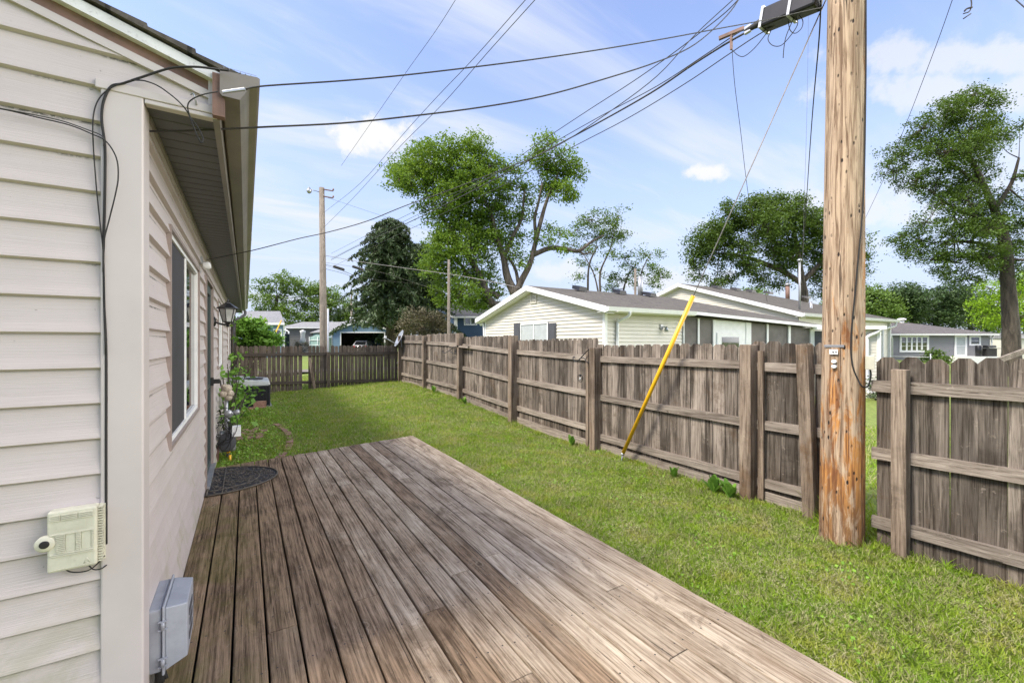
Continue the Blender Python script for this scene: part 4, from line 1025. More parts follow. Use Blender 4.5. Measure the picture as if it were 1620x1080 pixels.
tree('thin_tree', 'airy light-green tree standing over the middle of the cream house roof', 40,
     [(930, 470, 3.6), (932, 420, 3), (945, 390, 2)],
     [(915, 360, 14), (935, 350, 16), (955, 352, 16), (975, 348, 14), (945, 370, 18), (970, 372, 18), (985, 365, 12), (908, 385, 11), (930, 395, 12), (920, 415, 9), (912, 440, 8), (965, 395, 14), (942, 425, 8)],
     'mid', .25, dens=.95, limbs=[[(950, 470, 3.6), (950, 430, 3), (965, 395, 2), (972, 365, 1)], [(948, 470, 3), (940, 435, 2), (925, 405, 1.5)]], csz=.32, per=22)
tree('thin_tree', 'low airy tree showing over the roof ridge beside the vent pipe', 42,
     [(985, 475, 3.5), (992, 440, 2.5), (1005, 420, 1.5)],
     [(985, 410, 11), (1000, 420, 13), (1020, 400, 12), (1030, 425, 13), (1040, 405, 8), (1045, 440, 12), (1010, 440, 12), (985, 440, 12), (965, 435, 10), (970, 455, 12), (1030, 450, 12)],
     'mid', .25, dens=.95, limbs=[[(1010, 470, 3), (1015, 430, 2), (1030, 400, 1)]], csz=.3, per=22)
tree('oak_tree', 'broad dark oak with a thick trunk rising behind the farther cream house', 36,
     [(1270, 500, 15), (1272, 470, 12), (1268, 440, 10), (1262, 400, 7), (1255, 360, 5)],
     [(1110, 385, 22), (1125, 370, 20), (1150, 352, 20), (1135, 395, 22), (1100, 410, 13), (1110, 430, 12), (1165, 370, 24), (1190, 340, 22), (1215, 335, 22), (1240, 348, 22), (1200, 365, 26), (1230, 375, 26), (1165, 400, 20), (1255, 330, 16), (1265, 360, 24), (1290, 355, 22), (1290, 385, 24), (1250, 400, 22), (1215, 400, 16), (1320, 375, 22), (1345, 385, 22), (1365, 405, 16), (1340, 415, 20), (1310, 410, 22), (1360, 430, 13), (1300, 435, 14), (1325, 440, 14), (1215, 316, 15), (1185, 322, 15), (1240, 318, 14), (1150, 335, 14), (1155, 440, 12), (1130, 448, 10), (1205, 440, 14), (1240, 446, 13), (1310, 456, 13), (1345, 448, 13), (1180, 420, 16), (1225, 422, 15), (1290, 345, 16), (1140, 425, 8), (1185, 425, 8), (1240, 425, 10)],
     'oak', .25, dens=1.2, limbs=[[(1268, 448, 9), (1240, 430, 8), (1205, 415, 7), (1170, 405, 5), (1130, 400, 3)], [(1270, 445, 9), (1295, 420, 7), (1325, 400, 5)], [(1265, 420, 7), (1235, 390, 5), (1200, 365, 3)]], csz=.34, per=32)
tree('tall_oak', 'tall dark tree at the right edge with a thick bare lower trunk', 25,
     [(1600, 545, 21), (1598, 500, 19), (1594, 440, 17), (1590, 390, 15), (1580, 350, 11), (1555, 290, 8), (1530, 240, 5)],
     [(1535, 152, 17), (1515, 170, 22), (1550, 172, 20), (1480, 185, 20), (1455, 205, 20), (1490, 215, 26), (1530, 205, 28), (1565, 205, 20), (1590, 215, 15), (1612, 200, 10), (1445, 235, 22), (1475, 250, 26), (1515, 245, 28), (1555, 240, 24), (1425, 265, 18), (1450, 285, 20), (1490, 285, 24), (1530, 285, 26), (1565, 275, 20), (1510, 320, 22), (1480, 325, 14), (1545, 325, 26), (1500, 350, 22), (1450, 355, 16), (1430, 372, 14), (1465, 375, 20), (1500, 385, 24), (1535, 370, 24), (1570, 350, 22), (1440, 398, 15), (1475, 410, 20), (1510, 415, 22), (1545, 410, 22), (1600, 310, 18), (1615, 350, 28), (1610, 280, 14), (1575, 400, 20), (1625, 400, 26), (1530, 440, 16), (1490, 435, 12), (1610, 430, 18), (1640, 330, 30), (1660, 400, 40)],
     'oak', .16, dens=1.05, limbs=[[(1585, 365, 8), (1550, 345, 6), (1510, 330, 4), (1470, 300, 3)], [(1592, 400, 8), (1550, 385, 6), (1500, 380, 4)], [(1575, 330, 7), (1600, 290, 5), (1612, 250, 3)], [(1560, 300, 6), (1520, 270, 4), (1480, 240, 3)]], bark='barkd', csz=.22, per=30)
tree('lime_tree', 'bright yellow-green tree behind the tall trunk at the right edge', 48,
     [(1630, 560, 14), (1625, 500, 10)], [(1600, 470, 22), (1575, 480, 18), (1565, 500, 14), (1620, 460, 28), (1590, 500, 22), (1645, 490, 30), (1612, 510, 20), (1575, 455, 14), (1650, 440, 30)], 'lime', .3, dens=1.0, csz=.4, per=28)
# far tree line on the right
for i, (px, py, r, lf, lab) in enumerate(((1180, 470, 24, 'mid', 'rounded light tree glimpsed between the two cream roofs'), (1375, 480, 34, 'mid', 'leafy tree directly right of the utility pole in the far tree line'), (1425, 482, 36, 'hedge', 'dark tree over the left end of the grey hip-roofed bungalow'), (1480, 480, 38, 'hedge', 'dark tree right behind the bungalow roof vent'), (1535, 482, 36, 'hedge', 'dark tree over the right slope of the bungalow roof'), (1330, 490, 30, 'mid', 'tree just left of the utility pole behind the farther cream roof'))):
    bl = [(px+random.uniform(-.75, .75)*r, py+random.uniform(-.45, .8)*r, random.uniform(.38, .55)*r) for _ in range(14)]
    tree('background_tree', lab, 66+3*i, [(px, 545, 8), (px, py, 4)], bl, lf, .5, dens=1.1, group=None, csz=.55, per=26, twigs=False)
# far trees on the left
for px, py, lab, bl in ((430, 470, 'rounded tree rising just right of our gutter in the distance', [(420, 455, 14), (440, 448, 14), (462, 446, 14), (480, 452, 13), (425, 475, 16), (450, 468, 16), (475, 472, 16), (435, 492, 16), (425, 510, 15), (450, 512, 15), (475, 508, 15), (405, 508, 14), (495, 512, 14), (462, 490, 16), (498, 458, 10), (412, 490, 10)]),
                        (515, 480, 'rounded tree directly behind the far lamp pole', [(490, 480, 15), (505, 470, 16), (525, 465, 14), (540, 478, 13), (515, 490, 16), (535, 495, 14), (500, 515, 14), (525, 512, 14), (545, 505, 13), (490, 498, 14), (500, 455, 10)]),
                        (555, 500, 'light tree behind the ridge of the blue garage', [(548, 490, 13), (562, 485, 12), (575, 495, 12), (560, 500, 14), (590, 500, 12), (552, 512, 12), (570, 512, 12), (605, 505, 12)])):
    tree('background_tree', lab, 64, [(px, 545, 9), (px+8, py, 5)], bl, 'mid', .42, dens=1.25, csz=.42, per=26, twigs=False)
def conifer(label, d, px, ytop, ybot, wpx, leaf, lsz, n=26, droop=.35, name='spruce_tree', rag=.3, dens=1.0, pw=.75):
    k = d/FPX; top = atd(px, ytop, d); bot = atd(px, ybot, d); base = Vector((top.x, top.y, gz(top.x, top.y)))
    t = thing(name, label, 'tree', tuple(base)); b = MB(); b.tube([base-Vector((0, 0, .2)), (base+top)/2, top], [wpx*k*.05+.08, wpx*k*.03+.05, .03], 8); Ps = []
    Hh = top.z-bot.z
    for i in range(n):
        f = (i+.3)/n; z = top.z-Hh*f; L_ = wpx*k/2*(f**pw)*random.uniform(1-rag, 1+rag*.3)+.15; m = 7
        a0 = random.uniform(0, 6.28)
        for j in range(m):
            a = a0+6.283*j/m+random.uniform(-.3, .3); Lx = L_*random.uniform(.55, 1.2); dirv = Vector((math.cos(a), math.sin(a), 0))
            pts = [Vector((top.x, top.y, z))+dirv*Lx*u+Vector((0, 0, -droop*Lx*u*u+.1*Lx*u)) for u in (0, .35, .7, 1)]
            b.tube(pts, [.035, .028, .02, .01], 4, caps=False)
            q = int(max(5, Lx*26*dens)); u = rng.uniform(.12, 1, q)**.8; base_ = np.array([top.x, top.y, z])
            P = base_+np.outer(u*Lx, np.array(dirv)); P[:, 2] += -droop*Lx*u*u+.1*Lx*u-rng.uniform(0, .35, q)*.8
            sdv = np.array([-dirv.y, dirv.x, 0]); P += np.outer(rng.normal(size=q)*Lx*.14*(1.2-u), sdv); Ps.append(P)
    b.build('trunk', M['barkd'], t); P = np.concatenate(Ps); V, F = leafmesh(P, lsz, droop=.5, aspect=.3)
    np_mesh('crown', V, F, rng.uniform(0, 1, len(P)), M[leaf], t); return t
conifer('large drooping spruce left of the maple', 42, 618, 347, 505, 152, 'spruce', .42, n=42, dens=1.35, droop=.45, pw=.26, rag=.5)
conifer('dense drooping spruce half hidden behind the maple', 46, 668, 385, 515, 120, 'spruce', .42, n=30, dens=1.2, pw=.35, rag=.45)
conifer('small ragged spruce between the garage and the arborvitae', 52, 596, 462, 535, 74, 'spruce', .5, n=14)
conifer('narrow bright arborvitae, right of the pair beside the bronze shrub', 44, 640, 478, 545, 17, 'mid', .3, n=22, droop=-.4, name='arborvitae', dens=2.0)
conifer('narrow bright arborvitae, left of the pair beside the bronze shrub', 44, 627, 490, 545, 14, 'mid', .3, n=20, droop=-.4, name='arborvitae', dens=2.0)
conifer('small dark spruce just right of the blue garage', 48, 617, 492, 545, 46, 'spruce', .45, n=12)
tree('crabapple_tree', 'bronze-leaved rounded shrubby tree beside the thin pole', 36, [(668, 545, 6), (668, 520, 4)], [(645, 515, 13), (660, 503, 14), (680, 500, 14), (695, 505, 12), (668, 520, 16), (690, 522, 14), (648, 530, 12), (672, 535, 14), (703, 520, 9), (700, 535, 12), (635, 526, 7)], 'bronze', .2, dens=1.7, csz=.24, per=26)
# shrub past the end of our house
q = onY(392, 530, 15.6)
bushmesh('green_shrub', 'bright green leafy shrub over the back fence at the house end', [(-.02, 15.9, 1.9, .42), (.12, 16.0, 2.15, .34), (.42, 15.9, 1.8, .40), (.70, 16.1, 1.75, .30), (.2, 15.9, 1.55, .38), (.6, 15.9, 1.55, .3), (-.25, 15.9, 2.1, .3)], 'vine', .13, per=34, csz=.1, dens=1.3)

# vines against the house wall (each plant a thing)
def vine(label, blobs, lsz, dens=1.0):
    return bushmesh('climbing_vine', label, blobs, 'vine', lsz, per=9, csz=.09, dens=dens*.6)
vine('leafy vine climbing behind the gas meter', [(-.22, 7.4, .75, .20), (-.20, 7.6, 1.0, .17), (-.22, 7.8, .45, .22), (-.22, 8.0, 1.15, .15), (-.1, 7.9, .8, .18), (-.2, 7.2, .45, .12)], .105)
vine('leafy vine up the wall next to the downspout', [(-.26, 12.5, 1.3, .15), (-.24, 12.4, .9, .2), (-.26, 12.6, 1.7, .12), (-.27, 12.7, 2.1, .09), (-.2, 12.2, .5, .2)], .10)
vine('leafy ground vine beside the air conditioner', [(-.2, 9.6, .55, .24), (-.15, 10.2, .75, .25), (-.22, 10.8, .95, .26), (-.16, 9.9, .3, .2), (-.2, 10.9, .45, .16), (-.25, 11.1, 1.25, .17)], .105)
# broadleaf weeds along the fence
def weed(label, px, py, n, Ln, seed):
    g = onZ(px, py, .02); g.x = min(g.x, FX-.16); rs = random.Random(seed); b = MB()
    for i in range(n):
        a = i*2.4+rs.random(); L_ = Ln*rs.uniform(.7, 1.15); el = rs.uniform(.95, 1.4); dv = Vector((math.cos(a), math.sin(a), 0))*math.cos(el)+Vector((0, 0, math.sin(el))); sd_ = Vector((-math.sin(a), math.cos(a), 0))
        if dv.x > 0: dv.x *= .3
        vs = []; m = 8
        for j in range(m+1):
            u = j/m; w = Ln*.13*math.sin(math.pi*min(1, u*.92+.05))*(1+.35*(j % 2)); c = Vector((g.x, g.y, gz(g.x, g.y)))+dv*L_*u+Vector((0, 0, -.22*L_*u*u))
            vs += [c-sd_*w+Vector((0, 0, w*.3)), c, c+sd_*w+Vector((0, 0, w*.3))]
        b.add(vs, [(3*j+k, 3*j+k+1, 3*j+k+4, 3*j+k+3) for j in range(m) for k in (0, 1)], rs.random(), True)
    tag(b.build('broadleaf_weed', M['vine']), label, 'weed', 'broadleaf weeds at the foot of the fence')
weed('tall ragged dock weed against the kick board, left of the narrow post', 1130, 779, 12, .26, 1)
weed('dock weed closest to the paired fence posts', 1155, 787, 12, .24, 2)
weed('low weed between the yellow guard and the dock weeds', 1068, 755, 8, .2, 3)
weed('low spreading weed at the post left of the yellow guard', 905, 705, 9, .22, 4)
weed('weed clump at the foot of the second-farthest long bay', 765, 648, 10, .22, 5)
weed('weed clump at the foot of the scroll hook post', 727, 632, 10, .26, 6)

# ================================================================== GRASS BLADES (one uncountable thing)
def blades(P, hmin, hmax, w, lean):
    n = len(P); a = rng.uniform(0, 6.283, n); h = rng.uniform(hmin, hmax, n)*(.75+.75*np.clip(.5+.5*np.sin(P[:, 0]*5.3+np.sin(P[:, 1]*3.7)*2)*np.sin(P[:, 1]*4.1+P[:, 0]*2.2), 0, 1)); ln = rng.uniform(.2, 1, n)*lean; b2 = rng.uniform(0, 6.283, n)
    s = np.stack([np.cos(a), np.sin(a), np.zeros(n)], 1)*(w*rng.uniform(.6, 1.2, n))[:, None]/2
    l = np.stack([np.cos(b2)*ln*h, np.sin(b2)*ln*h, h*(1-.3*ln)], 1)
    m = P+l*.55+np.array([0, 0, .006]); tip = P+l
    V = np.stack([P-s, P+s, m+s*.8, tip, m-s*.8], 1).reshape(-1, 3); F = np.arange(5*n).reshape(n, 5); return V, F
def gzv(X, Y): return np.array([gz(x, y) for x, y in zip(X, Y)])
def scatter(x0, x1, y0, y1, dens, keep=None):
    n = int((x1-x0)*(y1-y0)*dens); X = rng.uniform(x0, x1, n); Y = rng.uniform(y0, y1, n)
    D = X*S_+Y*C_; L_ = X*C_-Y*S_; ok = (np.abs(L_/np.maximum(D, .1)) < 1.27) & (D > 1.2)
    ok &= ~((X < XE+.01) & (Y < 5.885+.185*(X+.33)))
    ok &= ((X-PX)**2+(Y-PY)**2 > .155**2)
    if keep is not None: ok &= keep(X, Y)
    X, Y = X[ok], Y[ok]; return np.stack([X, Y, gzv(X, Y)-.004], 1)
patch = lambda X, Y: (np.sin(X*3.1+Y*1.7)+np.sin(X*1.3-Y*2.9+2)+np.sin(X*6.1+1)*np.sin(Y*5.3))*.33
Gs = []
edge = lambda X, Y: np.ones(len(X), bool)
Gs.append(blades(scatter(2.1, 4.55, .4, 3.5, 15000), .022, .055, .0042, 1.2))
Gs.append(blades(scatter(2.1, 4.55, 3.5, 6.5, 9000), .022, .055, .005, 1.2))
Gs.append(blades(scatter(-.33, 4.5, 6.0, 10.0, 4200), .025, .06, .007, 1.1))
Gs.append(blades(scatter(-.33, 4.5, 10.0, 14.5, 2200), .025, .065, .010, 1.1))
Gs.append(blades(scatter(4.5, 12, .8, 8, 420), .04, .12, .012, 1.0))
Gs.append(blades(scatter(-1, 5, 14.4, 20, 600), .03, .08, .014, 1.0))
V = np.concatenate([g[0] for g in Gs]); F = np.arange(len(V)).reshape(-1, 5)
tone = rng.uniform(0, 1, len(F))
np_mesh('lawn_grass', V, F, tone, M['grass'], kind='stuff')
# taller tufts at the fence foot, the deck edge, the pole and the gap
Ts = []
def tuft(x, y, n, h, sp):
    P = np.stack([x+rng.normal(size=n)*sp, y+rng.normal(size=n)*sp, np.zeros(n)], 1); P = P[((P[:, 0]-PX)**2+(P[:, 1]-PY)**2 > .155**2) & (P[:, 0] < 4.415) | (P[:, 1] < 1.62) & (P[:, 0] > 4.3)]
    if len(P): P[:, 2] = gzv(P[:, 0], P[:, 1])-.01; Ts.append(blades(P, h*.5, h, .006, 1.0))
for _ in range(260): tuft(FX-.10-abs(rng.normal())*.05, rng.uniform(1.6, 14.3), 14, rng.uniform(.06, .15), .03)
for _ in range(90): tuft(rng.uniform(.5, 4.3), BY-.12, 12, rng.uniform(.06, .14), .03)
for _ in range(60): tuft(PX+rng.uniform(-.25, .35), PY+rng.uniform(-.25, .25), 14, rng.uniform(.05, .16), .025)
for _ in range(45): tuft(rng.uniform(4.35, 4.75), rng.uniform(1.15, 1.75), 16, rng.uniform(.15, .36), .035)
for _ in range(80): tuft(FX-.22+rng.normal()*.03-.0, rng.uniform(-.4, 1.2), 12, rng.uniform(.05, .12), .03)
V = np.concatenate([g[0] for g in Ts]); F = np.arange(len(V)).reshape(-1, 5)
np_mesh('tall_grass', V, F, rng.uniform(0, .75, len(F)), M['grass'], kind='stuff')
# dry clippings lying on the lawn
cl_n = 9000; c0 = scatter(2.2, 4.4, .6, 9, 1700, lambda X, Y: patch(X*1.7, Y*1.7)+rng.normal(size=len(X))*.35 > .22)
ang = rng.normal(size=len(c0))*.9+.6; ln = rng.uniform(.012, .04, len(c0)); dv = np.stack([np.cos(ang), np.sin(ang), rng.normal(size=len(c0))*.15], 1)*ln[:, None]/2; sv_ = np.stack([-np.sin(ang), np.cos(ang), np.zeros(len(c0))], 1)*.0011
c0[:, 2] += rng.uniform(.025, .045, len(c0)); V = np.stack([c0-dv-sv_, c0-dv+sv_, c0+dv+sv_, c0+dv-sv_], 1).reshape(-1, 3)
np_mesh('dry_clippings', V, np.arange(len(V)).reshape(-1, 4), rng.uniform(0, 1, len(c0)), plain('dry_straw', (.34, .32, .17), .8, var=.25, sc=20), kind='stuff')
# small ground-cover leaves near the house side
c1 = scatter(-.3, 1.6, 6.0, 12.5, 700, lambda X, Y: rng.uniform(size=len(X)) < np.clip(1.15-(X+.3)/1.3, 0, 1)); c1[:, 2] += rng.uniform(.01, .05, len(c1)); V, F = leafmesh(c1, .032, aspect=.9)
c2 = scatter(2.2, 4.4, .5, 9, 300, lambda X, Y: patch(X*2.3+3, Y*2.3) > .3); c2[:, 2] += rng.uniform(.02, .045, len(c2)); V2, F2 = leafmesh(c2, .022, aspect=.9)
np_mesh('ground_cover', np.concatenate([V, V2]), np.arange(4*(len(c1)+len(c2))).reshape(-1, 4), rng.uniform(0, 1, len(c1)+len(c2)), M['clover'], kind='stuff')
# ================================================================== NEIGHBOURING HOUSES
def simple_window(parent, P, U, Nn, u0, u1, z0, z1, fr=.08, mull=0, bars=0, glass='glass', fmat='white', name='window'):
    P, U, Nn = Vector(P), Vector(U), Vector(Nn); Z = Vector((0, 0, 1))
    def bx(b, a0, a1, c0, c1, n0, n1):
        b.hexa([P+U*a0+Nn*n0+Z*c0, P+U*a1+Nn*n0+Z*c0, P+U*a1+Nn*n1+Z*c0, P+U*a0+Nn*n1+Z*c0, P+U*a0+Nn*n0+Z*c1, P+U*a1+Nn*n0+Z*c1, P+U*a1+Nn*n1+Z*c1, P+U*a0+Nn*n1+Z*c1])
    b = MB(); bx(b, u0-fr, u1+fr, z0-fr, z0, .0, .05); bx(b, u0-fr, u1+fr, z1, z1+fr, .0, .05); bx(b, u0-fr, u0, z0, z1, .0, .05); bx(b, u1, u1+fr, z0, z1, .0, .05)
    for k in range(mull): c = u0+(u1-u0)*(k+1)/(mull+1); bx(b, c-fr*.4, c+fr*.4, z0, z1, .004, .045)
    for k in range(bars): c = z0+(z1-z0)*(k+1)/(bars+1); bx(b, u0, u1, c-.015, c+.015, .006, .03)
    f = b.build(name, M[fmat], parent); b = MB(); bx(b, u0, u1, z0, z1, .001, .022); b.build('pane', M[glass], f); return f
M['curtain'] = plain('curtained_glass', (.42, .45, .44), .12, var=.08)
def roofplane(b, pts, th=.05): b.prism(pts, (0, 0, -th))
# ---- nearer cream house: gable at X=8.75 faces us
hx, hy0, hy1 = 8.745, 9.05, 16.25; ze = 2.56
n1 = thing('cream_house', 'cream gabled house with charcoal shutters just over the long fence', 'house', (hx, hy0, -.1))
A = onX(840, 458, hx); zpk = onX(840, 450, hx-.3).z; ym = (hy0+hy1)/2; sl = (zpk-.06-ze)/(ym-hy0+.35)
wz = (1.05, onX(846, 513, hx).z); wy = (onX(867, 520, hx).y, onX(826, 520, hx).y)
b = MB(); siding(b, (hx, 0, 0), (0, 1, 0), (-1, 0, 0), -.2, zpk-.12, .114, lambda z: (hy0+.07 if z < ze-.1 else hy0-.3+(z-ze)/sl+.12, hy1-.07 if z < ze-.1 else hy1+.3-(z-ze)/sl-.12) if True else None, ((wy[0]-.06, wy[1]+.06, wz[0]-.06, wz[1]+.06),), lip=.024)
b.build('gable_wall', M['cream'], n1)
wx1 = onY(1078, 520, hy0).x
b = MB(); siding(b, (0, hy0, 0), (1, 0, 0), (0, -1, 0), -.2, ze, .114, lambda z: (hx+.07, wx1), lip=.024); b.build('side_wall', M['cream'], n1)
b = MB(); b.box((hx+.03, hy0+.03, -.3), (16, hy1, ze-.1)); b.prism([(hx+.03, hy0+.05, ze-.1), (hx+.03, hy1-.05, ze-.1), (hx+.03, ym, zpk-.2)], (7, 0, 0)); b.build('wall_core', M['cream'], n1)
b = MB(); b.box((hx-.025, hy0-.025, -.3), (hx+.075, hy0+.07, ze-.02)); b.box((hx-.0255, hy1-.07, -.3), (hx+.075, hy1+.025, ze-.02)); b.build('corner_trim', M['white'], n1)
simple_window(n1, (hx, 0, 0), (0, 1, 0), (-1, 0, 0), wy[0], wy[1], wz[0], wz[1], .05, mull=1, glass='curtain')
for a_, c_ in ((814.5, 824), (869, 881)):
    y0_, y1_ = onX(c_, 520, hx).y, onX(a_, 520, hx).y; b = MB(); z1_ = onX((a_+c_)/2, 511, hx).z
    b.box((hx-.05, y0_, wz[0]-.05), (hx-.018, y1_, z1_))
    for k in range(2): b.box((hx-.058, y0_+.05, wz[0]+.02+k*.62), (hx-.05, y1_-.05, wz[0]+.52+k*.6))
    b.build('shutter', M['charcoal'], n1)
y0_, y1_ = onX(850, 468, hx).y, onX(840.5, 468, hx).y; zt1, zb1 = onX(845, 458, hx).z, onX(845, 480, hx).z
b = MB(); b.box((hx-.05, y0_, zb1), (hx-.015, y0_+.04, zt1)); b.box((hx-.05, y1_-.04, zb1), (hx-.015, y1_, zt1)); b.box((hx-.05, y0_+.04, zt1-.04), (hx-.015, y1_-.04, zt1)); b.box((hx-.05, y0_+.04, zb1), (hx-.015, y1_-.04, zb1+.04))
for k in range(8):
    z = zb1+.05+(zt1-zb1-.1)*k/8; b.box((hx-.045, y0_+.04, z), (hx-.017, y1_-.04, z+.022))
b.build('gable_vent', M['cream'], n1)
# roof: gable at left, hip at right
rx = hx-.3; Rg = (16.2, ym, zpk); E0 = (rx, hy0-.35, ze+.02); P1v = (19.2, 7.75, 2.26)
pB = onY(1098, 494, hy0-.35)
b = MB(); roofplane(b, [(rx, hy0-.35, ze+.06), (pB.x, hy0-.35, ze+.05), P1v, Rg, (rx, ym, zpk)])
roofplane(b, [(rx, ym, zpk), Rg, (19.0, hy1+.35, 2.4), (rx, hy1+.35, ze+.06)]); roofplane(b, [Rg, P1v, (19.0, hy1+.35, 2.4)])
rf1 = b.build('roof', M['shingle'], n1)
b = MB()
for sgn, ya in ((1, hy0-.36), (-1, hy1+.36)):
    b.prism([(rx-.03, ya, ze-.12), (rx-.03, ya, ze+.055), (rx-.03, ym, zpk-.005), (rx-.03, ym, zpk-.18)], (.04, 0, 0))
    b.prism([(rx+.02, ya, ze-.14), (rx+.02, ym, zpk-.20), (rx+.02, ym, zpk-.185), (rx+.02, ya, ze-.125)], (.3, 0, 0))
b.build('rake_board', M['white'], n1)
b = MB(); b.prism([(rx, hy0-.36, ze-.10), (rx, hy0-.44, ze-.08), (rx, hy0-.47, ze+.04), (rx, hy0-.36, ze+.04)], (pB.x-rx, 0, 0)); b.box((rx, hy0-.358, ze-.10), (pB.x, hy0, ze-.085)); b.build('gutter', M['white'], n1)
b = MB(); q = onY(977, 500, hy0-.06).x; b.tube(spline([(q+.12, hy0-.42, ze-.08), (q+.12, hy0-.36, ze-.20), (q, hy0-.12, ze-.34), (q, hy0-.06, ze-.5), (q, hy0-.06, .0)], 4), .045, 8); b.build('downspout', M['white'], n1); b = MB()
b.tube(spline([(hx-.1, hy1+.38, ze-.08), (hx-.08, hy1+.3, ze-.2), (hx-.05, hy1+.06, ze-.36), (hx-.05, hy1+.06, 0)], 4), .045, 8); b.build('downspout', M['white'], n1)
def onroof1(px, py):      # march the pixel ray down onto the front roof slope
    for i in range(4000):
        p = atd(px, py, 10+i*.01)
        if p.y < ym and p.z <= ze+.05+(p.y-(hy0-.35))*sl: return p
    return p
for px in (917, 980, 1028):
    q = onY(px, 455, ym-.45); z = zpk-.45*sl+.10; b = MB(); b.hexa([(q.x-.2, q.y-.2, z-.12), (q.x+.2, q.y-.2, z-.12), (q.x+.2, q.y+.2, z), (q.x-.2, q.y+.2, z), (q.x-.16, q.y-.2, z+.02), (q.x+.16, q.y-.2, z+.02), (q.x+.18, q.y+.2, z+.13), (q.x-.18, q.y+.2, z+.13)]); b.build('roof_vent', M['iron'], rf1)
q = onY(1013, 460, ym-.1); t_ = onY(1013, 437, ym-.1); b = MB(); b.tube([(q.x, q.y, zpk-.15), (q.x, q.y, t_.z)], .11, 12); b.build('flue_pipe', M['galv'], rf1)
q = onY(1005, 460, ym+.6); t_ = onY(1004, 425, ym+.6); b = MB(); b.tube([(q.x, q.y, 1), (q.x, q.y, t_.z)], .05, 8); b.build('vent_pipe', M['polef'], rf1)
q = onY(1046, 517, hy0-.02); b = MB(); b.box((q.x-.06, q.y-.03, q.z-.08), (q.x+.06, q.y, q.z+.08)); b.lathe((q.x+.1, q.y-.12, q.z-.12), [(.03, .13), (.06, .06), (.065, -.04)], 10); b.beam((q.x, q.y-.03, q.z), (q.x+.1, q.y-.12, q.z), .03, .03); b.build('wall_light', M['galv'], n1)
# porch wall
PA = Vector((wx1, hy0, 0)); PBv = Vector((19.0, 7.98, 0)); Lp = (PBv-PA).length; U = (PBv-PA)/Lp; Nn = Vector((U.y, -U.x, 0))
def pu(px): q = onplane(px, 500, (PA.x, PA.y), (PBv.x, PBv.y)); return (Vector((q.x, q.y, 0))-PA).dot(U)
def ztop(u): return 2.44+(2.16-2.44)*u/Lp
def pq(b, u0, u1, z0, z1a, z1b, n0, n1): b.hexa([PA+U*u0+Nn*n0+Vector((0, 0, z0)), PA+U*u1+Nn*n0+Vector((0, 0, z0)), PA+U*u1+Nn*n1+Vector((0, 0, z0)), PA+U*u0+Nn*n1+Vector((0, 0, z0)),
    PA+U*u0+Nn*n0+Vector((0, 0, z1a)), PA+U*u1+Nn*n0+Vector((0, 0, z1b)), PA+U*u1+Nn*n1+Vector((0, 0, z1b)), PA+U*u0+Nn*n1+Vector((0, 0, z1a))])
b = MB()
for a_, c_ in ((1080, 1081.5), (1103, 1105.5), (1127, 1130), (1179, 1187), (1212, 1214.5), (1246, 1249.5), (1281, 1294)): u0, u1 = pu(a_), pu(c_); pq(b, u0, u1, 1.0, ztop(u0), ztop(u1), -.03, .04)
pq(b, 0, Lp, -.4, 1.0, 1.0, -.03, .03); b.build('porch_posts', M['white'], n1)
for a_, c_ in ((1081.5, 1103), (1105.5, 1127), (1187, 1212), (1214.5, 1246), (1249.5, 1281)): u0, u1 = pu(a_), pu(c_); b = MB(); pq(b, u0, u1, 1.0, ztop(u0)-.01, ztop(u1)-.01, -.012, .0); b.build('porch_screen', M['porchscreen'], n1)
u0, u1 = pu(1130), pu(1179); b = MB(); pq(b, u0, u1, 1.0, ztop(u0), ztop(u1), -.02, .02); b.build('porch_panel', M['white'], n1)
u0, u1 = pu(1133), pu(1176); zd = onplane(1155, 526, (PA.x, PA.y), (PBv.x, PBv.y)).z; b = MB(); pq(b, u0, u1, .1, zd, zd, .021, .05); d_ = b.build('porch_door', M['white'], n1)
u0, u1 = pu(1140), pu(1167); zd2 = onplane(1155, 533, (PA.x, PA.y), (PBv.x, PBv.y)).z; b = MB(); pq(b, u0, u1, 1.2, zd2, zd2, .0505, .056); b.build('pane', M['glass'], d_)
b = MB(); b.beam((pB.x, hy0-.36, ze-.0), (P1v[0], P1v[1]-.02, P1v[2]-.06), .04, .10); b.build('porch_fascia', M['white'], n1)
# far corner of the porch wing, right of the utility pole
Q0 = Vector((19.1, 7.5, -.45)); Q1 = Vector((19.95, 6.36, -.45)); Uq = (Q1-Q0).normalized(); Nq = Vector((Uq.y, -Uq.x, 0)); Lq = (Q1-Q0).length
wq = onplane(1352, 560, (Q0.x, Q0.y), (Q1.x, Q1.y)); Q0 = Q0+Uq*0
b = MB(); siding(b, Q0-Uq*.6+Vector((0, 0, .45)), Uq, Nq, -.5, .55, .114, lambda z: (0, Lq+.6), lip=.014)
siding(b, Q0-Uq*.6+Vector((0, 0, .45)), Uq, Nq, .55, 2.1, .114, lambda z: (Lq+.6-.42, Lq+.6), lip=.014); b.build('wing_wall', M['cream'], n1)
b = MB(); b.hexa([Q0-Uq*.6-Nq*.12+Vector((0,0,0)), Q1-Nq*.12, Q1-Nq*.02, Q0-Uq*.6-Nq*.02, Q0-Uq*.6-Nq*.12+Vector((0,0,2.5)), Q1-Nq*.12+Vector((0,0,2.5)), Q1-Nq*.02+Vector((0,0,2.5)), Q0-Uq*.6-Nq*.02+Vector((0,0,2.5))]); b.build('wing_core', M['charcoal'], n1)
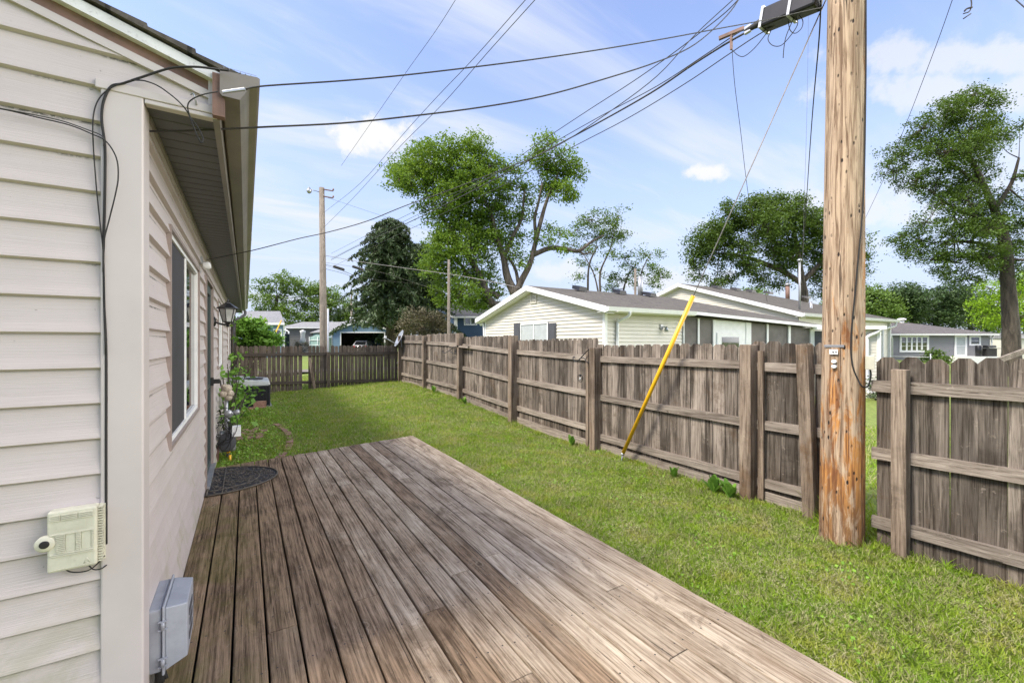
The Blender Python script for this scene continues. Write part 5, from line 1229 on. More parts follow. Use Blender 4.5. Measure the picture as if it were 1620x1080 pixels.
b = MB(); b.beam(Q1+Nq*.02+Vector((0, 0, 0)), Q1+Nq*.02+Vector((0, 0, 2.5)), .1, .1, up=(1, 0, 0)); b.beam(Q0-Uq*.7+Nq*.1+Vector((0, 0, 2.62)), Q1+Uq*.15+Nq*.1+Vector((0, 0, 2.60)), .3, .12); b.beam(Q0+Uq*.25+Nq*.03+Vector((0,0,1.0)), Q0+Uq*.25+Nq*.03+Vector((0,0,2.5)), .05, .05, up=(1,0,0)); b.build('wing_trim', M['white'], n1)
dsp = onplane(1372, 560, (Q0.x+Nq.x*.1, Q0.y+Nq.y*.1), (Q1.x+Nq.x*.1, Q1.y+Nq.y*.1))
b = MB(); b.tube(spline([Vector((Q1.x, Q1.y, 2.1))+Nq*.2, Vector((Q1.x, Q1.y, 1.98))+Nq*.15-Uq*.1, Vector((dsp.x, dsp.y, 1.8)), Vector((dsp.x, dsp.y, 1.5)), Vector((dsp.x, dsp.y, -.1)), Vector((dsp.x, dsp.y, -.25))+Nq*.1+Uq*.15, Vector((dsp.x, dsp.y, -.38))+Uq*.9+Nq*.2], 4), .06, 8); b.build('downspout', M['whitedirty'], n1)

# ---- farther cream house
h2x, h2y0, h2y1 = 22.3, 10.15, 23.2; ze2 = 2.93; rx2 = 22.0
n2 = thing('cream_house', 'farther cream house whose long brown roof carries a rusty flue and a cable mast', 'house', (h2x, h2y0, .1))
pk2 = onX(1072.6, 448, rx2); ym2 = pk2.y; z2 = pk2.z; s2 = (z2-ze2-.06)/(ym2-9.86)
b = MB(); siding(b, (h2x, 0, 0), (0, 1, 0), (-1, 0, 0), -.5, z2-.1, .13, lambda z: (h2y0 if z < ze2 else 9.95+(z-ze2)/s2, h2y1 if z < ze2 else 2*ym2-9.95-(z-ze2)/s2), lip=.016); b.build('gable_wall', M['cream'], n2)
b = MB(); siding(b, (0, h2y0, 0), (1, 0, 0), (0, -1, 0), -.5, ze2, .13, lambda z: (h2x, 33.3), lip=.016); b.build('side_wall', M['cream'], n2)
b = MB(); b.box((h2x+.02, h2y0+.03, -.5), (33.2, h2y1, ze2-.1)); b.build('wall_core', M['cream'], n2)
yb_ = 2*ym2-9.86; b = MB(); roofplane(b, [(rx2, 9.86, ze2+.06), (33.8, 9.86, ze2+.06), (29.5, ym2, z2), (rx2, ym2, z2)]); roofplane(b, [(rx2, ym2, z2), (29.5, ym2, z2), (33.8, yb_, ze2+.06), (rx2, yb_, ze2+.06)]); roofplane(b, [(33.8, 9.86, ze2+.06), (33.8, yb_, ze2+.06), (29.5, ym2, z2)]); rf2 = b.build('roof', M['shingle'], n2)
b = MB()
for ya in (9.85, yb_+.01): b.prism([(rx2-.03, ya, ze2-.14), (rx2-.03, ya, ze2+.055), (rx2-.03, ym2, z2-.005), (rx2-.03, ym2, z2-.2)], (.04, 0, 0)); b.prism([(rx2+.02, ya, ze2-.16), (rx2+.02, ym2, z2-.22), (rx2+.02, ym2, z2-.205), (rx2+.02, ya, ze2-.145)], (.3, 0, 0))
b.build('rake_board', M['white'], n2)
b = MB(); b.prism([(rx2, 9.85, ze2-.12), (rx2, 9.76, ze2-.10), (rx2, 9.73, ze2+.04), (rx2, 9.85, ze2+.04)], (33.85-rx2, 0, 0)); b.box((rx2, 9.853, ze2-.12), (33.7, h2y0, ze2-.1)); b.build('gutter', M['whitedirty'], n2)
b = MB(); b.tube(spline([(33.4, 9.8, ze2-.12), (33.3, 9.85, ze2-.35), (32.6, 10.05, ze2-.5), (32.2, 10.08, ze2-.6), (32.2, 10.08, 0)], 4), .06, 8); b.box((33.2, 10.02, -.5), (33.32, 10.14, ze2)); b.build('downspout', M['whitedirty'], n2)
for px in (1133, 1163, 1187, 1215, 1275):
    q = onY(px, 460, ym2-.5); z = z2-.5*s2+.10; b = MB(); b.hexa([(q.x-.25, q.y-.25, z-.15), (q.x+.25, q.y-.25, z-.15), (q.x+.25, q.y+.2, z), (q.x-.25, q.y+.2, z), (q.x-.2, q.y-.25, z+.02), (q.x+.2, q.y-.25, z+.02), (q.x+.22, q.y+.2, z+.13), (q.x-.22, q.y+.2, z+.13)]); b.build('roof_vent', M['iron'], rf2)
q = onY(1246, 472, ym2-.8); t_ = onY(1246, 449, ym2-.8); b = MB(); b.tube([(q.x, q.y, q.z-.3), (q.x, q.y, t_.z-.12)], .14, 10); b.build('flue_pipe', M['rust'], rf2)
b = MB(); b.lathe((q.x, q.y, t_.z-.14), [(.17, 0), (.21, .05), (.21, .12), (.1, .2)], 10); b.build('flue_cap', M['galv'], rf2)
q = onY(1283, 490, 11.5); b = MB(); b.tube([(q.x, q.y, q.z-.3), (q.x, q.y, onY(1283, 477, 11.5).z)], .08, 8); b.build('vent_pipe', M['galv'], rf2)
ms = onY(1265, 490, 10.6); mt_ = onY(1265, 413, 10.6); b = MB(); b.tube([(ms.x, ms.y, ms.z-.4), (ms.x, ms.y, mt_.z)], .055, 8); b.lathe((ms.x, ms.y, mt_.z-.02), [(.06, 0), (.12, .03), (.12, .08), (.04, .14)], 8); o = b.build('service_mast', M['galv'], n2)

# ---- grey bungalow on the right
def hiphouse(name, label, P0, P1, depth, zg, ze, zp, wall, roofm, ovh=.4, side='greyl', ridge=None):
    P0, P1 = Vector((P0[0], P0[1], 0)), Vector((P1[0], P1[1], 0)); L_ = (P1-P0).length; U = (P1-P0)/L_; N = Vector((U.y, -U.x, 0))
    if N.dot(-P0) < 0: N = -N
    Z = lambda z: Vector((0, 0, z)); h = thing(name, label, 'house', (P0.x, P0.y, zg))
    b = MB(); siding(b, P0, U, N, zg-.3, ze, .2, lambda z: (0, L_), lip=.014); b.build('front_wall', M[wall], h)
    b = MB(); B0, B1 = P0-N*depth, P1-N*depth
    siding(b, P1, -N, U, zg-.3, ze, .2, lambda z: (0, depth), lip=.014); b.build('end_wall', M[side], h); b = MB(); siding(b, P0, -N, -U, zg-.3, ze, .2, lambda z: (0, depth), lip=.014); b.build('end_wall', M[side], h)
    b = MB(); b.hexa([P0-N*.05+Z(zg), P1-N*.05+Z(zg), B1+Z(zg), B0+Z(zg), P0-N*.05+Z(ze), P1-N*.05+Z(ze), B1+Z(ze), B0+Z(ze)]); b.build('wall_core', M[wall], h)
    e = [P0-U*ovh+N*ovh, P1+U*ovh+N*ovh, B1+U*ovh-N*ovh, B0-U*ovh-N*ovh]; e = [p+Z(ze+.05) for p in e]
    r0, r1 = (ridge or (depth/2, L_-depth/2)); R0, R1 = P0+U*r0-N*depth/2+Z(zp), P0+U*r1-N*depth/2+Z(zp)
    b = MB(); roofplane(b, [e[0], e[1], R1, R0]); roofplane(b, [e[2], e[3], R0, R1]); roofplane(b, [e[1], e[2], R1]); roofplane(b, [e[3], e[0], R0]); rf = b.build('roof', M[roofm], h)
    b = MB()
    for a, c in zip(e, e[1:]+e[:1]): b.beam(a-Z(.09), c-Z(.09), .08, .15)
    b.build('gutter', M['whitedirty'], h); return h, P0, U, N, L_, rf
g0, g1 = atd(1410, 545, 40), atd(1566, 545, 40)
hb, P0, U, N, L_, rf = hiphouse('grey_bungalow', 'grey hip-roofed bungalow with a white-framed picture window', (g0.x, g0.y), (g1.x, g1.y), 9, -.35, atd(1400, 528.5, 40).z, atd(1495, 507.5, 43).z, 'greys', 'shingleb')
def hu(px): return L_*(px-1410)/(1566-1410)
def hz_(py): return CAMZ+(HY-py)*40/FPX
simple_window(hb, P0, U, N, hu(1426), hu(1466), hz_(554), hz_(533.5), .18, mull=4, bars=2)
simple_window(hb, P0, U, N, hu(1535.5), hu(1548.5), hz_(544), hz_(533.5), .15, bars=1)
b = MB(); 
f = simple_window(hb, P0, U, N, hu(1512.5), hu(1526.5), hz_(561), hz_(533), .16, glass='curtain', bars=1, name='door')
b = MB(); q = P0+U*hu(1488)-N*4; b.tube([q+Vector((0, 0, hz_(510))), q+Vector((0, 0, hz_(503)))], .2, 10); b.lathe(q+Vector((0, 0, hz_(504))), [(.22, 0), (.36, .06), (.36, .2), (.2, .26)], 10); b.build('roof_flue', M['white'], rf)
b = MB(); q = P0+N*.05; b.tube([q+U*(-.3)+N*.3+Vector((0, 0, 2.2)), q+U*.05+Vector((0, 0, 1.95)), q+U*.05+Vector((0, 0, -.3))], .06, 6); q = P0+U*L_+N*.05; b.tube([q+U*.3+Vector((0, 0, 2.2)), q+U*.12+Vector((0, 0, 2.0)), q+U*.12+Vector((0, 0, -.3))], .06, 6); b.build('downspout', M['white'], hb)
b = MB(); b.hexa([P0+U*hu(1505)+N*v+Vector((0, 0, z)) if k else P0+U*hu(1505)+N*v+Vector((0, 0, z)) for z in (-.4,) for k, v in ((0, .1), (0, .1), (0, 1.2), (0, 1.2))] if False else [P0+U*hu(1500)+N*.1+Vector((0, 0, -.4)), P0+U*hu(1556)+N*.1+Vector((0, 0, -.4)), P0+U*hu(1556)+N*1.6+Vector((0, 0, -.4)), P0+U*hu(1500)+N*1.6+Vector((0, 0, -.4)), P0+U*hu(1500)+N*.1+Vector((0, 0, hz_(563))), P0+U*hu(1556)+N*.1+Vector((0, 0, hz_(563))), P0+U*hu(1556)+N*1.6+Vector((0, 0, hz_(563))), P0+U*hu(1500)+N*1.6+Vector((0, 0, hz_(563)))]); b.build('step', M['whitedirty'], hb)
dk = Vector((0, 0, hz_(563)))
gr = thing('gas_grill', 'black gas grill on the steps of the grey bungalow', 'grill', tuple(P0+U*hu(1544)+N*1.0+dk))
q = P0+U*hu(1544)+N*1.1+dk; b = MB(); b.beam(q-U*.45+Vector((0, 0, .35)), q+U*.45+Vector((0, 0, .35)), .5, .7); b.build('cabinet', M['black'], gr, bevel=.02)
b = MB(); b.beam(q-U*.45+Vector((0, 0, .88)), q+U*.45+Vector((0, 0, .88)), .5, .24); b.build('hood', M['iron'], gr, bevel=.08)
b = MB(); b.beam(q-U*.95+Vector((0, 0, .72)), q+U*.95+Vector((0, 0, .72)), .45, .04); b.build('side_shelf', M['iron'], gr)
b = MB(); b.tube([q-U*.35+N*.3+Vector((0, 0, .8)), q+U*.35+N*.3+Vector((0, 0, .8))], .02, 6); b.build('handle', M['galv'], gr)
q = P0+U*hu(1528)+N*1.1+dk; b = MB(); b.lathe(q, [(.22, 0), (.24, .5), (.24, .95), (.2, 1.0)], 12); o = b.build('smoker', M['iron']); tag(o, 'round dark smoker standing left of the gas grill', 'smoker')
q = atd(1480, 562, 38); bushmesh('low_shrub', 'small round green shrub in front of the grey bungalow', [(q.x, q.y, q.z-.35, .9)], 'oak', .22, per=24, csz=.2, dens=.6)
q = atd(1530, 560, 20)
# chain-link rail fence in front of the bungalow
b = MB()
for px in (1405, 1472): p = atd(px, 560, 34); b.tube([(p.x, p.y, -.5), (p.x, p.y, p.z+.05)], .04, 6)
a, c = atd(1385, 563, 34), atd(1474, 565, 34); b.tube([a, c], .035, 6); o = b.build('pipe_fence', M['galv']); tag(o, 'low grey pipe fence in front of the bungalow window', 'fence')
# tan garage at far right
h3 = thing('tan_shed', 'low tan building at the right edge behind the big trunk', 'building', tuple(atd(1622, 560, 45))); a = atd(1611, 545, 45); b = MB(); c = a+Vector((6, -3, 0))
b.hexa([(a.x, a.y, -.3), (c.x, c.y, -.3), (c.x+3, c.y+4, -.3), (a.x+3, a.y+4, -.3), (a.x, a.y, 2.0), (c.x, c.y, 2.0), (c.x+3, c.y+4, 2.0), (a.x+3, a.y+4, 2.0)]); b.build('wall', M['cream'], h3)
b = MB(); b.hexa([(a.x-.3, a.y-.1, 2.0), (c.x, c.y-.3, 2.0), (c.x+3, c.y+4, 2.0), (a.x+3, a.y+4, 2.0), (a.x+1, a.y+1.5, 2.5), (c.x+1, c.y+1.5, 2.5), (c.x+1.5, c.y+2.2, 2.6), (a.x+1.5, a.y+2.2, 2.6)]); b.build('roof', M['shingleg'], h3)
# dark hedge behind the wing
q = atd(1395, 588, 15.0); bushmesh('wire_covered_shrub', 'dark low shrub beside the dirty downspout of the cream house', [(q.x+.3, q.y, -.05, .5), (q.x+.9, q.y-.3, -.05, .45)], 'spruce', .09, per=26, csz=.14, dens=1.2)

# ---- blue garage with open door
d = 47
def gable_front(name, label, cat, px0, px1, pyr, pye, d, wall, roofm, bpx, bd, zg=.3, opening=None, trim='white', expo=.2, ovh=.25):
    P0, P1 = atd(px0, 541, d), atd(px1, 541, d); P0.z = P1.z = 0; L_ = (P1-P0).length; U = (P1-P0).normalized(); N = Vector((U.y, -U.x, 0))
    if N.dot(-P0) < 0: N = -N
    k = d/FPX; ze = CAMZ+(HY-pye)*k; zp = CAMZ+(HY-pyr)*k; Z = lambda z: Vector((0, 0, z)); h = thing(name, label, cat, (P0.x, P0.y, zg)); sl = (zp-ze)/(L_/2)
    b = MB(); siding(b, P0, U, N, zg-.3, zp-.03, expo, lambda z: (0, L_) if z < ze else ((z-ze)/sl, L_-(z-ze)/sl), (opening,) if opening else (), lip=.016); b.build('gable_wall', M[wall], h)
    b = MB(); BV = atd(bpx, 541, bd); BV.z = 0; BV = BV-P0; B0, B1 = P0+BV, P1+BV
    for a, c in ((P0, B0), (P1, B1), (B0, B1)): b.add([a+Z(zg-.3), c+Z(zg-.3), c+Z(ze), a+Z(ze)], [(0, 1, 2, 3)])
    b.build('side_wall', M[wall], h); M0 = P0+U*L_/2
    o0, o1 = P0-U*ovh+N*ovh+Z(ze-sl*ovh+.04), P1+U*ovh+N*ovh+Z(ze-sl*ovh+.04); rr0 = M0+N*ovh+Z(zp+.04); bn = BV*1.06; r2 = rr0+bn; b0 = o0+bn; b1 = o1+bn
    b = MB(); roofplane(b, [o0, rr0, r2, b0], .08); roofplane(b, [rr0, o1, b1, r2], .08); rf = b.build('roof', M[roofm], h)
    b = MB(); b.beam(o0-Z(.10)+N*.02, rr0-Z(.10)+N*.02, .05, .16); b.beam(rr0-Z(.1003)+N*.02, o1-Z(.10)+N*.02, .05, .16); b.beam(P0+N*.02+Z(zg), P0+N*.02+Z(ze-.05), .12, .12, up=(1, 0, 0)); b.beam(P1+N*.02+Z(zg), P1+N*.02+Z(ze-.05), .12, .12, up=(1, 0, 0)); b.build('white_trim', M[trim], h)
    return h, P0, U, N, L_, ze, zp, rf
kk = 47/FPX; u0g, u1g = (540-525)*kk, (608-525)*kk; zo = CAMZ+(HY-526.5)*kk
gh, P0, U, N, L_, ze_, zp_, rf = gable_front('blue_garage', 'steel-blue gabled garage with its wide door open', 'garage', 525, 622, 505.5, 523, 47, 'blue', 'shingleg', 488, 56, opening=(u0g, u1g, 0, zo))
b = MB(); 
for a_, c_, z0_, z1_ in ((u0g-.12, u0g+.0, .2, zo+.12), (u1g, u1g+.12, .2, zo+.12), (u0g, u1g, zo, zo+.12)): b.hexa([P0+U*a_+N*.0+Vector((0, 0, z0_)), P0+U*c_+Vector((0, 0, z0_)), P0+U*c_+N*.05+Vector((0, 0, z0_)), P0+U*a_+N*.05+Vector((0, 0, z0_)), P0+U*a_+Vector((0, 0, z1_)), P0+U*c_+Vector((0, 0, z1_)), P0+U*c_+N*.05+Vector((0, 0, z1_)), P0+U*a_+N*.05+Vector((0, 0, z1_))])
b.build('door_frame', M['white'], gh)
b = MB(); b.lathe(P0+U*L_/2+N*.05+Vector((0, 0, zp_-.5)), [(.18, 0), (.18, .06), (.1, .16)], 10, tuple(N)); b.build('floodlight', M['white'], gh)
b = MB(); q = P0+U*(L_*.18)-N*2.5; b.tube([q+Vector((0, 0, ze_)), q+Vector((0, 0, zp_+.25))], .16, 8); b.lathe(q+Vector((0, 0, zp_+.2)), [(.16, 0), (.26, .05), (.26, .15), (.1, .25)], 8); b.build('roof_flue', M['galv'], rf)
# car inside
cc = P0+U*((569-525)*kk)+N*.1+Vector((0, 0, .3)); car = thing('parked_car', 'silver hatchback seen from behind inside the open blue garage', 'car', tuple(cc))
def cpt(u, n, z): return cc+U*u-N*n+Vector((0, 0, z))
b = MB(); sec = []
for n_, hw, zr, zb_ in ((0, .72, .75, .35), (.05, .82, .92, .3), (.3, .86, .98, .25), (1.2, .87, 1.0, .25), (3.2, .86, .92, .25), (4.0, .75, .7, .3)): sec.append([cpt(-hw, n_, zb_), cpt(-hw*1.0, n_, zr*.75), cpt(-hw*.93, n_, zr), cpt(hw*.93, n_, zr), cpt(hw, n_, zr*.75), cpt(hw, n_, zb_)])
b.add([p for s_ in sec for p in s_], [(i*6+k, i*6+(k+1) % 6, (i+1)*6+(k+1) % 6, (i+1)*6+k) for i in range(5) for k in range(6)]+[tuple(range(6)), tuple(range(30, 36))], .5, True); b.build('body', M['carpaint'], car)
b = MB(); sec = []
for n_, hw, z0_, z1_ in ((.12, .76, .93, .98), (.55, .66, .95, 1.42), (.9, .64, .97, 1.5), (2.0, .64, .95, 1.48), (3.0, .7, .92, .97)): sec.append([cpt(-hw-.05, n_, z0_), cpt(-hw*.93, n_, z1_), cpt(hw*.93, n_, z1_), cpt(hw+.05, n_, z0_)])
b.add([p for s_ in sec for p in s_], [(i*4+k, i*4+k+1, (i+1)*4+k+1, (i+1)*4+k) for i in range(4) for k in range(3)], .5, True); b.build('cabin', M['carpaint'], car)
b = MB(); b.add([cpt(-.62, .14, 1.0), cpt(.62, .14, 1.0), cpt(.56, .49, 1.37), cpt(-.56, .49, 1.37)], [(0, 1, 2, 3)]); b.build('rear_window', M['glass'], car)
for s_ in (-1, 1):
    b = MB(); b.hexa([cpt(s_*(.5+i), n_, z_) for z_ in (.72, .92) for i, n_ in ((0, -.02), (.34, .04), (.34, .2), (0, .2))]); b.build('tail_light', M['red'], car)
    b = MB(); b.beam(cpt(s_*1.0, 1.6, .98), cpt(s_*.86, 1.6, .98), .12, .14); b.build('wing_mirror', M['black'], car)
    for n_ in (.75, 3.2): b = MB(); b.lathe(cpt(s_*.8, n_, .31), [(.31, -.1), (.32, 0), (.31, .1)], 16, tuple(U)); b.build('wheel', M['black'], car)
b = MB(); b.hexa([cpt(x_, n_, z_) for z_ in (.45, .57) for x_, n_ in ((-.2, -.01), (.2, -.01), (.2, .1), (-.2, .1))]); b.build('licence_plate', M['white'], car)
q = P0+U*((596-525)*kk)-N*2+Vector((0, 0, .3)); o = MB(); o.beam(q+Vector((0, 0, .5)), q+U*.5+Vector((0, 0, .5)), .8, 1.0); o.beam(q+Vector((0, 0, 1.15)), q+U*.35+Vector((0, 0, 1.15)), .4, .3)
o = o.build('riding_mower', plain('red_body', (.25, .015, .012), .3), bevel=.1); tag(o, 'red ride-on machine in the dark right half of the garage', 'machine')

# ---- dark grey long house and light blue cottage
a, c = atd(452, 545, 54), atd(568, 545, 54); gl, P0, U, N, L_, rf = hiphouse('dark_grey_house', 'long dark grey house with pale roof behind the folded umbrella', (a.x, a.y), (c.x, c.y), 8, .2, CAMZ+(HY-518)*54/FPX, CAMZ+(HY-508.5)*57/FPX, 'greyd', 'shingleg', ridge=(0.1, L_ and 9.0))
simple_window(gl, P0, U, N, L_*.40, L_*.48, 1.0, CAMZ+(HY-528)*54/FPX, .1)
b = MB(); q = P0-U*.1+N*1.0; b.box((q.x-.15, q.y-.15, .2), (q.x+.15, q.y+.15, CAMZ+(HY-521)*54/FPX)); b.tube([q+U*.5+Vector((0, 0, 3.2)), q+U*1.0+Vector((0, 0, 2.9)), q+U*1.0+Vector((0, 0, .3))], .09, 6); b.build('porch_post', M['white'], gl)
b = MB(); q = P0+U*L_*.38-N*3; b.tube([q+Vector((0, 0, 3)), q+Vector((0, 0, CAMZ+(HY-506)*57/FPX))], .2, 8); b.build('roof_vent', M['whitedirty'], rf)
d = 40; k = d/FPX; a, c = atd(380, 545, d), atd(449.5, 545, d); U = (c-a).normalized(); N = Vector((U.y, -U.x, 0)); N = N if N.dot(-a) > 0 else -N; a.z = c.z = 0; ze_ = CAMZ+(HY-511)*k
bc = thing('blue_cottage', 'light blue cottage at left with a white window and grey roof', 'house', tuple(a)); b = MB(); L_ = (c-a).length
siding(b, a, U, N, -.1, ze_, .2, lambda z: (0, L_), lip=.014); b.build('front_wall', M['blue'], bc)
BK = atd(446.5, 541, 47)-c; BK.z = 0; b = MB(); b.hexa([a-N*.05, c-N*.05, c+BK, a+BK]+[p+Vector((0, 0, ze_)) for p in (a-N*.05, c-N*.05, c+BK, a+BK)]); b.build('wall_core', M['blue'], bc)
zr_ = CAMZ+(HY-491.5)*(d+3)/FPX; Zv = lambda z: Vector((0, 0, z)); b = MB(); roofplane(b, [a+N*.3+Zv(ze_), c+N*.3+U*.2+Zv(ze_), c-U*.3+BK*.5+Zv(zr_), a+BK*.5+Zv(zr_)], .08); roofplane(b, [a+BK*.5+Zv(zr_), c-U*.3+BK*.5+Zv(zr_), c+BK*1.03+Zv(ze_), a+BK*1.03+Zv(ze_)], .08); roofplane(b, [c+N*.3+U*.2+Zv(ze_), c+BK*1.03+Zv(ze_), c-U*.3+BK*.5+Zv(zr_)], .08); b.build('roof', M['shingleg'], bc)
b = MB(); b.beam(a+N*.31+Zv(ze_-.08), c+N*.31+U*.2+Zv(ze_-.08), .08, .2); b.beam(c+N*.03, c+N*.03+Zv(ze_), .2, .14, up=(1, 0, 0)); b.build('white_trim', M['white'], bc)
simple_window(bc, a, U, N, (435-380)*k, (444-380)*k, CAMZ+(HY-537)*k, CAMZ+(HY-522.5)*k, .14, bars=1)
# teal board fence between the cottage and the grey house
a = atd(451, 545, 43); c = atd(458, 545, 43); b = MB(); b.beam((a.x, a.y, 1.1), (c.x, c.y, 1.1), .06, 2.7); o = b.build('board_fence', M['doorgreen']); tag(o, 'short dark board fence between the blue cottage and the grey house', 'fence')
# folded umbrella, greenhouse, planter
q = atd(479, 545, 45); um = thing('patio_umbrella', 'closed white patio umbrella in front of the dark grey house', 'umbrella', (q.x, q.y, .3)); b = MB(); zt_ = CAMZ+(HY-521.5)*45/FPX
b.lathe((q.x, q.y, zt_), [(.03, .0), (.30, -.12), (.24, -.4), (.22, -.8), (.32, -1.2), (.30, -1.35), (.05, -1.36)], 9); b.build('canopy', M['cloth'], um); b = MB(); b.tube([(q.x, q.y, .3), (q.x, q.y, zt_)], .03, 6); b.build('pole', M['galv'], um)
q = atd(503, 545, 43); gh2 = thing('greenhouse', 'small pale green plastic greenhouse left of the far lamp pole', 'greenhouse', (q.x, q.y, .3)); b = MB(); w = .85; zt_ = CAMZ+(HY-529.5)*43/FPX
ur = Vector((C_, -S_, 0)); fr_ = Vector((S_, C_, 0)); b.prism([q*1+ur*s_+Vector((0, 0, z_-q.z)) for s_, z_ in ((-w, .3), (w, .3), (w, zt_-.25), (.2, zt_), (-.2, zt_), (-w, zt_-.25))], fr_*1.2); b.build('cover', M['greenhouse'], gh2)
b = MB()
for s_ in (-w, 0, w): b.tube([q*1+ur*s_-fr_*.03+Vector((0, 0, .3-q.z)), q*1+ur*s_-fr_*.03+Vector((0, 0, zt_-.2-q.z))], .03, 5)
for z_ in (.9, 1.3, 1.8): b.tube([q*1-ur*w-fr_*.03+Vector((0, 0, z_-q.z)), q*1+ur*w-fr_*.03+Vector((0, 0, z_-q.z))], .025, 5)
b.build('frame', M['white'], gh2)
q = atd(482, 545, 44); bushmesh('potted_flowers', 'orange-leaved potted flowers at the foot of the closed umbrella', [(q.x-.6, q.y, 1.4, .35), (q.x+.3, q.y, 1.35, .35), (q.x+1.0, q.y, 1.4, .35)], 'bronze', .12, per=18, csz=.12)
# ---- navy two-storey house behind the cream house
d = 50; k = d/FPX; a, c = atd(721, 545, d), atd(830, 545, d); U = (c-a).normalized(); N = Vector((U.y, -U.x, 0)); N = N if N.dot(-a) > 0 else -N; a.z = c.z = 0; L_ = (c-a).length; ze_ = CAMZ+(HY-499)*k
nv = thing('navy_house', 'dark blue two-storey house behind the cream gable', 'house', tuple(a)); b = MB(); siding(b, a, U, N, 0, ze_, .2, lambda z: (0, L_), lip=.014); b.build('front_wall', M['navy'], nv)
b = MB(); U2 = (-N*.80-U*.60).normalized(); bb = a+U2*9; N2 = Vector((U2.y, -U2.x, 0)); N2 = N2 if N2.dot(-a) > 0 else -N2; zk = CAMZ+(HY-483)*(d+3)/FPX
siding(b, a, U2, N2, 0, zk, .2, lambda z: (0, 9) if z < ze_ else ((z-ze_)/.45, 9-(z-ze_)/.45), lip=.014); b.build('gable_wall', M['navy'], nv)
b = MB(); b.hexa([a-N*.1, c-N*.1, c+U2*9, bb]+[p+Zv(ze_) for p in (a-N*.1, c-N*.1, c+U2*9, bb)]); b.build('wall_core', M['navy'], nv)
zk = ze_+4.5*.45; m0, m1 = a+U2*4.5, c+U2*4.5; b = MB(); roofplane(b, [a+N*.3-U*.3+Zv(ze_-.1), c+N*.3+Zv(ze_-.1), m1+Zv(zk), m0-U*.3+Zv(zk)], .08); roofplane(b, [m0-U*.3+Zv(zk), m1+Zv(zk), c+U2*9.3+Zv(ze_-.1), bb-U*.3+Zv(ze_-.1)], .08); b.build('roof', M['shingled'], nv)
b = MB(); b.beam(a+N*.33-U*.3+Zv(ze_-.2), c+N*.33+Zv(ze_-.2), .08, .2); b.beam(a+N*.3-U*.33+Zv(ze_-.22), m0-U*.33+Zv(zk-.12), .06, .2); b.beam(m0-U*.33+Zv(zk-.12), bb-U*.33+Zv(ze_-.22), .06, .2); b.beam(a+N*.03, a+N*.03+Zv(ze_-.2), .3, .3, up=(1, 0, 0)); b.build('white_trim', M['white'], nv)
simple_window(nv, a, U, N, (736-721)*k, (753-721)*k, CAMZ+(HY-512.5)*k, CAMZ+(HY-502)*k, .15, mull=1)

# ================================================================== POLES AND WIRES
def fpole(label, px, top, bot, w, d, lamp=False):
    k = d/FPX; tp = atd(px, top, d); bt = atd(px+ (3 if lamp else 0), bot, d); bz = gz(tp.x, tp.y); u = thing('utility_pole', label, 'utility pole', (bt.x, bt.y, bz)); b = MB()
    b.tube([(bt.x, bt.y, bz-.2), (bt.x, bt.y, bt.z), tp], [w*k*.56, w*k*.52, w*k*.36], 12); b.build('pole_shaft', M['polef'], u); return u, tp, bt
fu, ftp, fbt = fpole('weathered far utility pole with a street lamp, rising past the back fence', 509, 297, 545, 11, 21.5, True)
b = MB(); t_ = ftp+Vector((0, 0, -.25)); arm = atd(489, 299, 21.3); b.tube([t_, arm], .02, 6); b.build('lamp_arm', M['galv'], fu)
b = MB(); b.lathe(arm+Vector((0, 0, -.22)), [(.05, 0), (.11, .06), (.13, .16), (.07, .2), (.05, .3)], 10); b.build('lamp_head', M['galv'], fu)
b = MB()
for z_ in (-.1, -.45): c_ = ftp+Vector((0, 0, z_)); b.beam(c_+Vector((.05, -.1, 0)), c_+Vector((.5, -.25, -.05)), .05, .05); b.lathe(c_+Vector((.5, -.25, -.02)), [(.03, 0), (.05, .04), (.02, .1)], 8)
b.build('insulator_arm', M['rust'], fu)
b = MB(); q = atd(519, 545, 21.3); b.tube([(q.x, q.y, .2), (q.x, q.y, atd(519, 488, 21.3).z)], .045, 8); b.build('conduit', M['greyl'], fu)
fpole('slim reddish pole in front of the navy house', 710, 411, 545, 5, 30); fpole('short distant pole above the garage roof', 556, 463, 545, 3.2, 60)
for k_, (a_, c_, lab) in enumerate((((445, 507), (424, 552), 'yellow guy guard crossing the white window of the blue cottage'), ((421, 504), (397, 548), 'leftmost yellow guy guard, half behind the shrub'), ((425, 516), (405, 562), 'short yellow guy guard just right of the leftmost one'))):
    A_ = atd(*a_, 22+k_); B_ = atd(*c_, 20.5+k_); B_ = A_+(B_-A_)*1.15; b = MB(); b.tube([A_, B_], .03, 8); o = b.build('guy_guard', M['yellow']); tag(o, lab, 'guy guard', 'yellow guy guards beyond the back fence')
fp = (fbt.x, fbt.y); np_ = (PX, PY)
def wire(label, pts, r, A, B, mat='wire', name='overhead_wire', group=None):
    P = [onplane(px, py, A, B) for px, py in pts]; b = MB(); b.tube(spline(P, 5), r*.82, 6); o = b.build(name, M[mat]); tag(o, label, 'cable', group); return P
hc = (.02, 2.0)
wire('upper service cable running from our roof corner to the near pole', [(388, 141), (420, 136), (540, 128), (640, 119), (760, 105), (860, 92), (960, 77), (1060, 60), (1140, 45), (1210, 32), (1300, 12)], .0040, hc, np_)
wire('lower service cable leaving under our eave toward the near pole', [(222, 208), (300, 207), (360, 204), (420, 201), (540, 195), (640, 185), (760, 170), (860, 152), (950, 127), (1040, 98), (1100, 70), (1150, 25), (1175, -10)], .0048, (WX+.03, 2.2), np_)
